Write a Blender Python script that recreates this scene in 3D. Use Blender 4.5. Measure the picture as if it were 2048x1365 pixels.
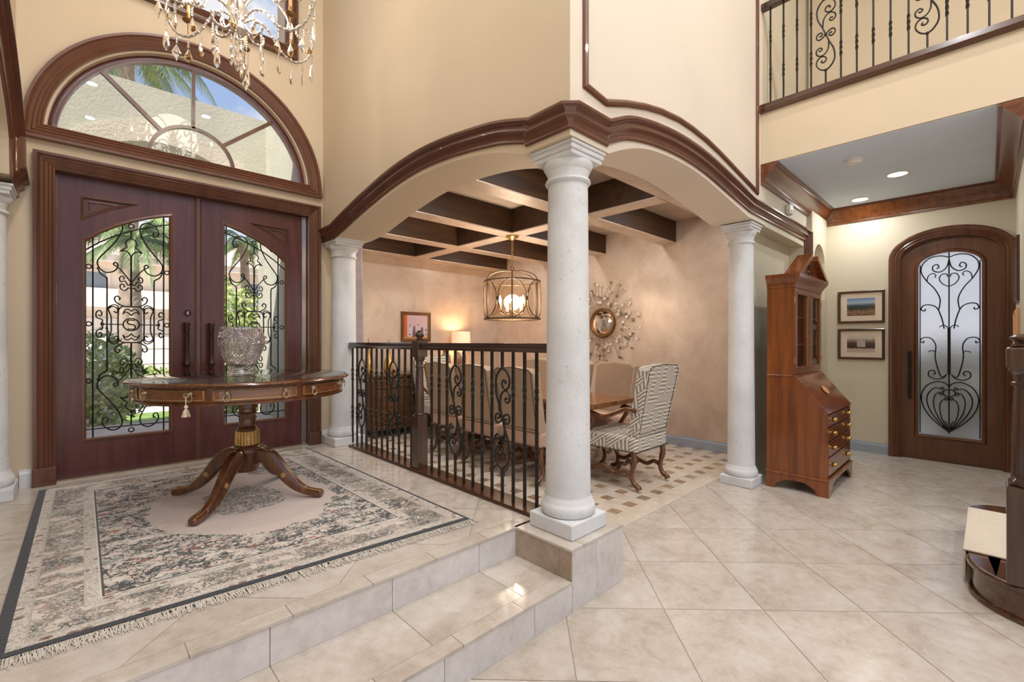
import bpy, math, random
from mathutils import Vector, Matrix, geometry
random.seed(7)
PI = math.pi
for o in list(bpy.data.objects): bpy.data.objects.remove(o, do_unlink=True)
SC = bpy.context.scene
COL = SC.collection
# ------------------------------------------------------------------ camera
FPX = 910.0
YAW = math.atan(952/910.0)          # +X lies this far right of the view axis
FWD = Vector((math.cos(YAW), math.sin(YAW), 0)); RGT = Vector((math.sin(YAW), -math.cos(YAW), 0))
CAMZ = 1.38
cd = bpy.data.cameras.new('camera'); cam = bpy.data.objects.new('camera', cd); COL.objects.link(cam)
cd.sensor_width = 36; cd.lens = FPX/2048*36; cd.clip_start = .05; cd.clip_end = 500
cam.location = (0, 0, CAMZ)
cam.rotation_euler = FWD.to_track_quat('-Z', 'Y').to_euler()
SC.camera = cam
def ray(u, v): return FWD + RGT*((u-1024)/FPX) + Vector((0, 0, (682.5-v)/FPX))
def onz(u, v, z=0): d = ray(u, v); return Vector((0, 0, CAMZ)) + d*((z-CAMZ)/d.z)
def ony(u, v, y): d = ray(u, v); return Vector((0, 0, CAMZ)) + d*(y/d.y)
# ------------------------------------------------------------------ exposure, sky, sun
vs = SC.view_settings
vs.view_transform = 'Standard'; vs.look = 'None'; vs.exposure = -0.08; vs.gamma = 1; vs.use_curve_mapping = False
SKY_STRENGTH = 1.0
SUN_STRENGTH = 8.0
W = bpy.data.worlds.new('sky'); SC.world = W; W.use_nodes = True
nt = W.node_tree; nt.nodes.clear()
def wn(t, **k):
    n = nt.nodes.new(t)
    for a, b in k.items(): setattr(n, a, b)
    return n
wo = wn('ShaderNodeOutputWorld'); bg = wn('ShaderNodeBackground'); bg.inputs[1].default_value = SKY_STRENGTH
tc = wn('ShaderNodeTexCoord'); sep = wn('ShaderNodeSeparateXYZ')
rampz = wn('ShaderNodeValToRGB')
rampz.color_ramp.elements[0].position = 0.0; rampz.color_ramp.elements[0].color = (.72, .82, .95, 1)
rampz.color_ramp.elements[1].position = .75; rampz.color_ramp.elements[1].color = (.13, .33, .82, 1)
mpw = wn('ShaderNodeMapping'); mpw.inputs['Scale'].default_value = (1, 1, 2.2)
nz = wn('ShaderNodeTexNoise'); nz.inputs['Scale'].default_value = 4.5; nz.inputs['Detail'].default_value = 7; nz.inputs['Roughness'].default_value = .58
rc = wn('ShaderNodeValToRGB'); rc.color_ramp.elements[0].position = .47; rc.color_ramp.elements[1].position = .62
mx = wn('ShaderNodeMixRGB'); mx.inputs[2].default_value = (.95, .96, 1, 1)
L = nt.links.new
L(tc.outputs['Generated'], sep.inputs[0]); L(sep.outputs['Z'], rampz.inputs[0]); L(tc.outputs['Generated'], mpw.inputs[0]); L(mpw.outputs[0], nz.inputs[0])
L(nz.outputs[0], rc.inputs[0]); L(rc.outputs[0], mx.inputs[0]); L(rampz.outputs[0], mx.inputs[1]); L(mx.outputs[0], bg.inputs[0]); L(bg.outputs[0], wo.inputs[0])
sd = bpy.data.lights.new('sun', 'SUN'); sd.energy = SUN_STRENGTH; sd.angle = .01; sd.color = (1, .95, .86)
so = bpy.data.objects.new('sun', sd); COL.objects.link(so); so.location = (-20, -20, 30)
so.rotation_euler = Vector((.50, .34, -.80)).to_track_quat('-Z', 'Y').to_euler()
# ------------------------------------------------------------------ mesh helpers
class MB:
    def __init__(s): s.v = []; s.f = []; s.uv = None
    def add(s, vs_, fs_):
        o = len(s.v); s.v += [tuple(p) for p in vs_]; s.f += [tuple(i+o for i in f) for f in fs_]; return s
    def box(s, a, b):
        x0, y0, z0 = [min(p, q) for p, q in zip(a, b)]; x1, y1, z1 = [max(p, q) for p, q in zip(a, b)]
        return s.add([(x0,y0,z0),(x1,y0,z0),(x1,y1,z0),(x0,y1,z0),(x0,y0,z1),(x1,y0,z1),(x1,y1,z1),(x0,y1,z1)],
                     [(0,3,2,1),(4,5,6,7),(0,1,5,4),(1,2,6,5),(2,3,7,6),(3,0,4,7)])
    def prism(s, pts, N, th):            # planar 3D outline pushed along N by th
        N = Vector(N)*th; n = len(pts); P = [Vector(p) for p in pts]
        nn = Vector((0,0,0))
        for i in range(n): nn += P[i].cross(P[(i+1) % n])
        if nn.dot(N) > 0: P.reverse()
        v = P+[p+N for p in P]
        return s.add(v, [tuple(range(n)), tuple(range(2*n-1, n-1, -1))]+[(i, i+n, (i+1) % n+n, (i+1) % n) for i in range(n)])
    def plate(s, outer, holes, fr, th):  # fr(x,y,d) -> 3D ; outline with holes, thickness th along d
        loops = [outer]+list(holes); flat = [p for l in loops for p in l]; n = len(flat)
        tri = geometry.tessellate_polygon([[Vector((p[0], p[1], 0)) for p in l] for l in loops])
        v = [fr(p[0], p[1], 0) for p in flat]+[fr(p[0], p[1], th) for p in flat]
        f = []
        for t in tri:
            a, b, c = [flat[i] for i in t]
            if (b[0]-a[0])*(c[1]-a[1])-(b[1]-a[1])*(c[0]-a[0]) < 0: t = (t[0], t[2], t[1])
            f += [tuple(t), (t[2]+n, t[1]+n, t[0]+n)]
        k = 0
        for l in loops:
            m = len(l)
            for i in range(m): a, b = k+i, k+(i+1) % m; f.append((a, a+n, b+n, b))
            k += m
        return s.add(v, f)
    def lathe(s, prof, n=24, c=(0,0,0), a0=0, cap=True):
        v = []; f = []
        for r, z in prof:
            for i in range(n): a = a0+2*PI*i/n; v.append((c[0]+r*math.cos(a), c[1]+r*math.sin(a), c[2]+z))
        for k in range(len(prof)-1):
            for i in range(n): f.append((k*n+i, k*n+(i+1) % n, (k+1)*n+(i+1) % n, (k+1)*n+i))
        if cap: f.append(tuple(range(n-1, -1, -1))); f.append(tuple((len(prof)-1)*n+i for i in range(n)))
        return s.add(v, f)
    def tube(s, path, r, n=6, closed=False, flat=1.0, up=None):
        P = [Vector(p) for p in path]; m = len(P)
        if m < 2: return s
        R = r if hasattr(r, '__len__') else [r]*m
        T = []
        for i in range(m):
            a = P[(i-1) % m] if (closed or i) else P[i]; b = P[(i+1) % m] if (closed or i < m-1) else P[i]
            t = b-a
            if t.length < 1e-9: t = Vector((0,0,1))
            T.append(t.normalized())
        x = Vector(up) if up else (Vector((0,0,1)) if abs(T[0].z) < .9 else Vector((1,0,0)))
        u = (x-T[0]*x.dot(T[0])).normalized(); v = []; f = []
        for i in range(m):
            if up: u2 = Vector(up)-T[i]*Vector(up).dot(T[i])
            else: u2 = u-T[i]*u.dot(T[i])
            if u2.length > 1e-6: u = u2.normalized()
            w = T[i].cross(u)
            for k in range(n):
                a = 2*PI*(k+.5)/n; v.append(P[i]+u*(R[i]*flat*math.cos(a))+w*(R[i]*math.sin(a)))
        for i in range(m-1 if not closed else m):
            for k in range(n): a, b = i*n+k, i*n+(k+1) % n; j = ((i+1) % m)*n; f.append((a, b, j+(k+1) % n, j+k))
        if not closed: f.append(tuple(range(n-1, -1, -1))); f.append(tuple((m-1)*n+k for k in range(n)))
        return s.add(v, f)
    def sweep(s, path, prof, N, closed=False, flip=False):   # moulding: prof (a in-plane, b along N), mitred
        P = [Vector(p) for p in path]; N = Vector(N).normalized(); m = len(P); S = []
        for i in range(m):
            ts = []
            if closed or i > 0: ts.append((P[i]-P[i-1]).normalized())
            if closed or i < m-1: ts.append((P[(i+1) % m]-P[i]).normalized())
            ss = [t.cross(N) for t in ts]; q = sum(ss, Vector((0,0,0)))
            q = q.normalized() if q.length > 1e-6 else ss[0]
            q = q/max(.3, q.dot(ss[0])); S.append(-q if flip else q)
        n = len(prof); v = [P[i]+S[i]*a+N*b for i in range(m) for a, b in prof]; f = []
        for i in range(m-1 if not closed else m):
            j = (i+1) % m
            for k in range(n): l = (k+1) % n; q = (i*n+k, j*n+k, j*n+l, i*n+l); f.append(q if flip else q[::-1])
        if not closed:
            c0 = tuple(range(n)); c1 = tuple((m-1)*n+k for k in range(n)); f += [c0[::-1], c1] if flip else [c0, c1[::-1]]
        return s.add(v, f)
    def sphere(s, c, r, nu=10, nv=7, sc=(1,1,1)):
        prof = [(max(1e-4, math.sin(PI*i/nv)), -math.cos(PI*i/nv)) for i in range(nv+1)]
        o = len(s.v); s.lathe(prof, nu, cap=False)
        for i in range(o, len(s.v)): p = s.v[i]; s.v[i] = (c[0]+p[0]*r*sc[0], c[1]+p[1]*r*sc[1], c[2]+p[2]*r*sc[2])
        return s
    def xf(s, M):
        s.v = [tuple(M @ Vector(p)) for p in s.v]; return s
    def join(s, o, M=None):
        return s.add([M @ Vector(p) for p in o.v] if M else o.v, o.f)
def mesh_of(mb, name, mat, smooth=0):
    me = bpy.data.meshes.new(name); me.from_pydata([tuple(p) for p in mb.v], [], mb.f)
    if mat: me.materials.append(M_(mat))
    if smooth:
        me.polygons.foreach_set('use_smooth', [True]*len(me.polygons)); me.set_sharp_from_angle(angle=math.radians(smooth))
    me.update(); return me
def mk(name, mb, mat, parent=None, smooth=0, bevel=0, world=False, seg=2):
    if world and parent: mb.v = [tuple(parent.matrix_world.inverted() @ Vector(p)) for p in mb.v]
    o = bpy.data.objects.new(name, mesh_of(mb, name, mat, smooth)); COL.objects.link(o)
    if parent: o.parent = parent
    if bevel:
        b = o.modifiers.new('bevel', 'BEVEL'); b.width = bevel; b.segments = seg; b.limit_method = 'ANGLE'; b.angle_limit = math.radians(40)
    return o
def tag(o, label=None, cat=None, group=None, kind=None):
    if label: o['label'] = label
    if cat: o['category'] = cat
    if group: o['group'] = group
    if kind: o['kind'] = kind
    return o
def thing(name, label, cat, loc=(0,0,0), rz=0, group=None, kind=None):
    o = bpy.data.objects.new(name, None); COL.objects.link(o); o.location = loc; o.rotation_euler = (0, 0, rz)
    o.empty_display_size = .1; o.matrix_world = Matrix.Translation(loc) @ Matrix.Rotation(rz, 4, 'Z')
    return tag(o, label, cat, group, kind)
def struct(name, mb, mat, label=None, **k): return tag(mk(name, mb, mat, **k), label, None, None, 'structure')
def dup(o, parent=None):
    c = o.copy(); COL.objects.link(c); c.parent = parent
    for ch in list(o.children): dup(ch, c)
    return c
def inst(name, me, loc, parent, rz=0, sc=None):
    o = bpy.data.objects.new(name, me); COL.objects.link(o); o.parent = parent; o.location = loc; o.rotation_euler = (0, 0, rz)
    if sc: o.scale = sc
    return o
def lerp(a, b, t): return a+(b-a)*t
def arc(cx, cy, r, a0, a1, n=12, ry=None):
    ry = ry or r
    return [(cx+r*math.cos(lerp(a0, a1, i/n)), cy+ry*math.sin(lerp(a0, a1, i/n))) for i in range(n+1)]
def smooth(pts, k=6, closed=False):      # Catmull-Rom through points of any dimension
    P = [Vector(p) for p in pts]; n = len(P); out = []
    g = (lambda i: P[i % n]) if closed else (lambda i: P[max(0, min(n-1, i))])
    for i in range(n if closed else n-1):
        a, b, c, d = g(i-1), g(i), g(i+1), g(i+2)
        for j in range(k):
            t = j/k; out.append(.5*((2*b)+(c-a)*t+(2*a-5*b+4*c-d)*t*t+(3*b-a-3*c+d)*t**3))
    if not closed: out.append(P[-1])
    return out
def interp(tab, x):
    for (x0, y0), (x1, y1) in zip(tab, tab[1:]):
        if x <= x1: return y0+(y1-y0)*(x-x0)/(x1-x0)
    return tab[-1][1]
def plight(name, loc, power, color=(1, .8, .55), r=.03, parent=None):
    d = bpy.data.lights.new(name, 'POINT'); d.energy = power; d.color = color; d.shadow_soft_size = r
    o = bpy.data.objects.new(name, d); COL.objects.link(o); o.location = loc
    if parent: o.parent = parent
    return o
def clip_poly(poly, a, b, c):            # keep a*x+b*y<=c
    out = []
    for i in range(len(poly)):
        p, q = poly[i], poly[(i+1) % len(poly)]; dp, dq = a*p[0]+b*p[1]-c, a*q[0]+b*q[1]-c
        if dp <= 0: out.append(p)
        if dp*dq < 0: t = dp/(dp-dq); out.append((p[0]+(q[0]-p[0])*t, p[1]+(q[1]-p[1])*t))
    return out
# ------------------------------------------------------------------ materials
MATS = {}; DEFS = {}
def M_(n):
    if n not in MATS: MATS[n] = DEFS[n](n)
    return MATS[n]
class NB:
    def __init__(s, name):
        s.m = bpy.data.materials.new(name); s.m.use_nodes = True; s.t = s.m.node_tree; s.b = s.t.nodes['Principled BSDF']
    def n(s, t, **k):
        x = s.t.nodes.new(t)
        for a, b in k.items():
            if a in x.inputs.keys(): x.inputs[a].default_value = b
            else: setattr(x, a, b)
        return x
    def l(s, a, b): s.t.links.new(a, b)
    def coord(s, scale=(1,1,1), kind='Object'):
        tc = s.n('ShaderNodeTexCoord'); mp = s.n('ShaderNodeMapping'); mp.inputs['Scale'].default_value = scale
        s.l(tc.outputs[kind], mp.inputs[0]); return mp.outputs[0]
    def geo(s, scale=(1,1,1)):
        g = s.n('ShaderNodeNewGeometry'); mp = s.n('ShaderNodeMapping'); mp.inputs['Scale'].default_value = scale
        s.l(g.outputs['Position'], mp.inputs[0]); return mp.outputs[0]
    def noise(s, co, scale, detail=4, rough=.55, dist=0):
        x = s.n('ShaderNodeTexNoise', Scale=scale, Detail=detail, Roughness=rough, Distortion=dist); s.l(co, x.inputs['Vector']); return x.outputs[0]
    def ramp(s, fac, stops, interp='LINEAR'):
        x = s.n('ShaderNodeValToRGB'); e = x.color_ramp; e.interpolation = interp
        while len(e.elements) < len(stops): e.elements.new(.5)
        for el, (p, c) in zip(e.elements, stops): el.position = p; el.color = tuple(c)+(1,) if len(c) == 3 else c
        s.l(fac, x.inputs[0]); return x.outputs[0]
    def mix(s, fac, a, b, mode='MIX'):
        x = s.n('ShaderNodeMixRGB', blend_type=mode)
        for i, q in ((0, fac), (1, a), (2, b)):
            if isinstance(q, (int, float)): x.inputs[i].default_value = q
            elif isinstance(q, tuple): x.inputs[i].default_value = q+(1,) if len(q) == 3 else q
            else: s.l(q, x.inputs[i])
        return x.outputs[0]
    def math(s, op, a, b=None):
        x = s.n('ShaderNodeMath', operation=op)
        for i, q in ((0, a), (1, b)):
            if q is None: continue
            if isinstance(q, (int, float)): x.inputs[i].default_value = q
            else: s.l(q, x.inputs[i])
        return x.outputs[0]
    def bump(s, h, strength=.3, dist=.01):
        x = s.n('ShaderNodeBump', Strength=strength, Distance=dist); s.l(h, x.inputs['Height']); s.l(x.outputs[0], s.b.inputs['Normal'])
    def set(s, **k):
        for a, b in k.items():
            a = a.replace('_', ' ')
            if isinstance(b, (int, float)): s.b.inputs[a].default_value = b
            elif isinstance(b, tuple): s.b.inputs[a].default_value = b+(1,) if len(b) == 3 else b
            else: s.l(b, s.b.inputs[a])
        return s.m
def srgb(r, g, b):
    f = lambda c: (c/255/12.92) if c/255 <= .04045 else ((c/255+.055)/1.055)**2.4
    return (f(r), f(g), f(b))
def d_plain(col, rough=.5, metal=0, var=.06, scale=6, **k):
    def fn(n):
        b = NB(n); x = b.noise(b.geo(), scale, 3)
        c = b.ramp(x, [(.3, tuple(v*(1-var) for v in col)), (.7, tuple(min(1, v*(1+var)) for v in col))])
        return b.set(Base_Color=c, Roughness=rough, Metallic=metal, **k)
    return fn
def d_wood(dark, light, rough=.35, scale=1.0, axis='X', coat=.0):
    def fn(n):
        b = NB(n); s = [22*scale]*3; s['XYZ'.index(axis)] = 1.6*scale
        co = b.geo(tuple(s)); x = b.noise(co, 1.0, 6, .6, .6); y = b.noise(b.geo(), 2.5, 3)
        c = b.ramp(x, [(.28, dark), (.5, tuple((p+q)/2 for p, q in zip(dark, light))), (.75, light)])
        c = b.mix(b.math('MULTIPLY', y, .35), c, dark)
        b.bump(x, .06, .002); return b.set(Base_Color=c, Roughness=rough, Coat_Weight=coat, Coat_Roughness=.12)
    return fn
def d_wall(col, bump=.1):
    def fn(n):
        b = NB(n); x = b.noise(b.geo(), 1.3, 4); y = b.noise(b.geo(), 60, 3)
        c = b.ramp(x, [(.3, tuple(v*.965 for v in col)), (.7, tuple(min(1, v*1.03) for v in col))])
        b.bump(y, bump, .003); return b.set(Base_Color=c, Roughness=.62)
    return fn
def d_plaster(n):                         # mottled metallic faux finish of the dining room
    b = NB(n); x = b.noise(b.geo(), 2.2, 6, .62, .5); y = b.noise(b.geo(), 7, 5, .6)
    c = b.ramp(x, [(.3, srgb(184, 162, 144)), (.52, srgb(206, 186, 168)), (.72, srgb(220, 204, 188))])
    c = b.mix(b.math('MULTIPLY', y, .3), c, srgb(226, 208, 190))
    b.bump(y, .12, .004); return b.set(Base_Color=c, Roughness=b.ramp(x, [(.3, (.5,)*3), (.7, (.34,)*3)]), Metallic=.18)
def d_tile(lo, mid, hi, rough=.16, seed=0):
    def fn(n):
        b = NB(n); oi = b.n('ShaderNodeObjectInfo'); g = b.n('ShaderNodeNewGeometry')
        va = b.n('ShaderNodeVectorMath', operation='SCALE'); va.inputs['Scale'].default_value = 7.3
        cb = b.n('ShaderNodeCombineXYZ'); b.l(oi.outputs['Random'], cb.inputs[0]); b.l(oi.outputs['Random'], cb.inputs[2]); b.l(cb.outputs[0], va.inputs[0])
        ad = b.n('ShaderNodeVectorMath', operation='ADD'); b.l(g.outputs['Position'], ad.inputs[0]); b.l(va.outputs[0], ad.inputs[1])
        x = b.noise(ad.outputs[0], 4.2, 8, .66, .5); y = b.noise(ad.outputs[0], 19, 6, .7, .3)
        xx = b.math('ADD', b.math('MULTIPLY', x, .62), b.math('MULTIPLY', y, .38))
        c = b.ramp(xx, [(.36, lo), (.5, mid), (.64, hi)])
        tint = b.ramp(oi.outputs['Random'], [(0, (.955, .95, .945)), (1, (1.0, 1.0, 1.0))])
        c = b.mix(1.0, c, tint, 'MULTIPLY')
        return b.set(Base_Color=c, Roughness=b.ramp(y, [(.3, (rough*.8,)*3), (.7, (rough*1.5,)*3)]), Specular_IOR_Level=.42)
    return fn
def d_stone(n):                           # pitted cast coral stone
    b = NB(n); x = b.noise(b.geo(), 3, 4); v = b.n('ShaderNodeTexVoronoi', Scale=90.0); b.l(b.geo(), v.inputs['Vector'])
    y = b.noise(b.geo(), 120, 4, .7); pit = b.ramp(b.noise(b.geo(), 55, 5, .75), [(.30, (0,)*3), (.40, (1,)*3)])
    c = b.ramp(x, [(.3, srgb(206, 207, 208)), (.7, srgb(226, 227, 229))]); c = b.mix(b.math('SUBTRACT', 1.0, pit), c, srgb(178, 174, 168))
    b.bump(b.math('ADD', b.math('MULTIPLY', pit, .6), b.math('MULTIPLY', y, .5)), .5, .006); return b.set(Base_Color=c, Roughness=.75)
def d_glass(col=(1, 1, 1), rough=0.0, alpha_mix=.12, tint=None):
    def fn(n):                            # thin pane: mostly clear with a mirror-like sheen
        b = NB(n); t = b.t; tr = b.n('ShaderNodeBsdfTransparent'); tr.inputs[0].default_value = tuple(col)+(1,)
        gl = b.n('ShaderNodeBsdfGlossy', Roughness=rough); lw = b.n('ShaderNodeLayerWeight'); fr = b.math('ADD', .025, b.math('MULTIPLY', b.math('POWER', lw.outputs['Facing'], 5.0), .8))
        ms = b.n('ShaderNodeMixShader'); b.l(fr, ms.inputs[0]); b.l(tr.outputs[0], ms.inputs[1]); b.l(gl.outputs[0], ms.inputs[2])
        b.l(ms.outputs[0], t.nodes['Material Output'].inputs['Surface']); return b.m
    return fn
def d_emit(col, s):
    def fn(n):
        b = NB(n); return b.set(Base_Color=col, Emission_Color=col, Emission_Strength=s)
    return fn
def d_rug(n):
    b = NB(n); W_, L_ = 1.86, 2.42
    uv = b.n('ShaderNodeTexCoord'); sp = b.n('ShaderNodeSeparateXYZ'); b.l(uv.outputs['UV'], sp.inputs[0])
    x = b.math('MULTIPLY', sp.outputs[0], W_); y = b.math('MULTIPLY', sp.outputs[1], L_)
    dx = b.math('MINIMUM', x, b.math('SUBTRACT', W_, x)); dy = b.math('MINIMUM', y, b.math('SUBTRACT', L_, y)); d = b.math('MINIMUM', dx, dy)
    cb = b.n('ShaderNodeCombineXYZ'); b.l(b.math('MULTIPLY', x, .72), cb.inputs[0]); b.l(y, cb.inputs[1]); P = cb.outputs[0]
    nw = b.n('ShaderNodeTexNoise', Scale=17.0, Detail=3.0); b.l(P, nw.inputs['Vector'])
    off = b.n('ShaderNodeVectorMath', operation='SCALE'); off.inputs['Scale'].default_value = .13
    sb = b.n('ShaderNodeVectorMath', operation='SUBTRACT'); b.l(nw.outputs['Color'], sb.inputs[0]); sb.inputs[1].default_value = (.5, .5, .5); b.l(sb.outputs[0], off.inputs[0])
    ad = b.n('ShaderNodeVectorMath', operation='ADD'); b.l(P, ad.inputs[0]); b.l(off.outputs[0], ad.inputs[1]); Q = ad.outputs[0]
    def vor(scale, feat):
        v = b.n('ShaderNodeTexVoronoi', Scale=scale, feature=feat); b.l(Q, v.inputs['Vector']); return v
    e = vor(36.0, 'DISTANCE_TO_EDGE').outputs['Distance']; f1 = vor(36.0, 'F1')
    sc = b.n('ShaderNodeSeparateColor'); b.l(f1.outputs['Color'], sc.inputs[0])
    cream, sand, grey, dark, sage, rust, pink = srgb(212, 203, 193), srgb(202, 186, 170), srgb(184, 180, 173), srgb(58, 60, 60), srgb(142, 148, 138), srgb(150, 98, 86), srgb(206, 186, 176)
    petal = b.ramp(sc.outputs[0], [(0, cream), (.30, pink), (.45, sand), (.60, grey), (.72, sage), (.82, rust), (.88, cream)], 'CONSTANT')
    ctr = b.ramp(f1.outputs['Distance'], [(.0, (1,)*3), (.18, (1,)*3), (.24, (0,)*3)])
    petal = b.mix(b.math('MULTIPLY', ctr, .55), petal, b.ramp(sc.outputs[1], [(0, rust), (.35, cream), (.7, sage)], 'CONSTANT'))
    lump = b.noise(P, 5.0, 2)
    # field: strong dark outlines; border: pale with sparse dark motifs
    thrF = b.math('MULTIPLY', b.math('SUBTRACT', b.noise(P, 13.0, 2), .36), .62); fieldmask = b.math('GREATER_THAN', e, thrF)
    field = b.mix(fieldmask, dark, petal)
    thrB = b.math('MULTIPLY', b.math('SUBTRACT', b.noise(P, 7.0, 1), .42), .55); bm = b.math('GREATER_THAN', e, thrB)
    bord = b.mix(bm, srgb(88, 88, 84), b.mix(.35, petal, srgb(208, 196, 182)))
    e2 = vor(60.0, 'DISTANCE_TO_EDGE').outputs['Distance']; fl2 = b.math('MULTIPLY', b.math('LESS_THAN', e2, .13), b.math('GREATER_THAN', b.noise(P, 11.0, 2), .46))
    bord = b.mix(b.math('MULTIPLY', fl2, .75), bord, srgb(104, 100, 94))
    # small red flowers along the guard stripes
    v2 = b.n('ShaderNodeTexVoronoi', Scale=20.0); b.l(P, v2.inputs['Vector'])
    guard = b.mix(b.math('LESS_THAN', v2.outputs['Distance'], .26), cream, srgb(150, 104, 92)); guard = b.mix(b.math('LESS_THAN', v2.outputs['Distance'], .12), guard, dark); guard = b.mix(b.math('MULTIPLY', b.math('LESS_THAN', e2, .12), .55), guard, srgb(120, 116, 108))
    # medallion
    mxx = b.math('DIVIDE', b.math('SUBTRACT', x, 1.0), .50); myy = b.math('DIVIDE', b.math('SUBTRACT', y, 1.22), .66)
    rad = b.math('SQRT', b.math('ADD', b.math('MULTIPLY', mxx, mxx), b.math('MULTIPLY', myy, myy)))
    rad = b.math('ADD', rad, b.math('MULTIPLY', b.math('SUBTRACT', b.noise(P, 6.0, 1), .5), .35))
    med = b.mix(b.math('LESS_THAN', rad, .46), srgb(204, 188, 180), b.mix(b.math('GREATER_THAN', e, .10), srgb(96, 96, 92), b.mix(.4, petal, pink)))
    inner = b.mix(b.math('LESS_THAN', rad, 1.0), field, med)
    c = b.mix(b.math('LESS_THAN', d, .292), inner, dark)
    c = b.mix(b.math('LESS_THAN', d, .284), c, cream); c = b.mix(b.math('LESS_THAN', d, .278), c, guard)
    c = b.mix(b.math('LESS_THAN', d, .236), c, srgb(186, 176, 164)); c = b.mix(b.math('LESS_THAN', d, .230), c, bord)
    c = b.mix(b.math('LESS_THAN', d, .088), c, srgb(178, 168, 156)); c = b.mix(b.math('LESS_THAN', d, .081), c, guard)
    band = b.math('MAXIMUM', b.math('LESS_THAN', x, .038), b.math('MAXIMUM', b.math('LESS_THAN', y, .034), b.math('MAXIMUM', b.math('GREATER_THAN', x, W_-.016), b.math('GREATER_THAN', y, L_-.012))))
    c = b.mix(band, c, srgb(40, 43, 50))
    pile = b.noise(P, 320, 2); h = b.math('ADD', b.math('MULTIPLY', e, 1.2), b.math('MULTIPLY', pile, .25)); b.bump(h, .5, .006)
    return b.set(Base_Color=c, Roughness=.9, Sheen_Weight=.25)
def d_fret(n):                            # greige fabric with an off-white interlocking fret
    b = NB(n); co = b.coord((1,1,1), 'Object'); sp = b.n('ShaderNodeSeparateXYZ'); b.l(co, sp.inputs[0])
    px = b.math('MULTIPLY', b.math('ADD', sp.outputs[0], b.math('MULTIPLY', sp.outputs[1], .7)), 19.0); py = b.math('MULTIPLY', b.math('ADD', sp.outputs[2], b.math('MULTIPLY', sp.outputs[1], .7)), 15.0)
    cb = b.n('ShaderNodeCombineXYZ'); b.l(b.math('FLOOR', px), cb.inputs[0]); b.l(b.math('FLOOR', py), cb.inputs[1])
    wn_ = b.n('ShaderNodeTexWhiteNoise', noise_dimensions='2D'); b.l(cb.outputs[0], wn_.inputs['Vector'])
    t = b.mix(b.math('GREATER_THAN', wn_.outputs['Value'], .5), b.math('FRACT', py), b.math('FRACT', px))
    sw = b.n('ShaderNodeSeparateColor'); b.l(t, sw.inputs[0]); x = b.math('PINGPONG', b.math('ADD', sw.outputs[0], .0), .25)
    c = b.ramp(x, [(.0, srgb(150, 140, 128)), (.13, srgb(152, 142, 130)), (.16, srgb(230, 223, 210))]); w = b.noise(co, 400, 2); b.bump(w, .2, .002)
    return b.set(Base_Color=c, Roughness=.85)
def d_vase(n):
    b = NB(n); return b.set(Base_Color=(1, .97, .96), Roughness=.04, Transmission_Weight=.97, IOR=1.52)
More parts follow.
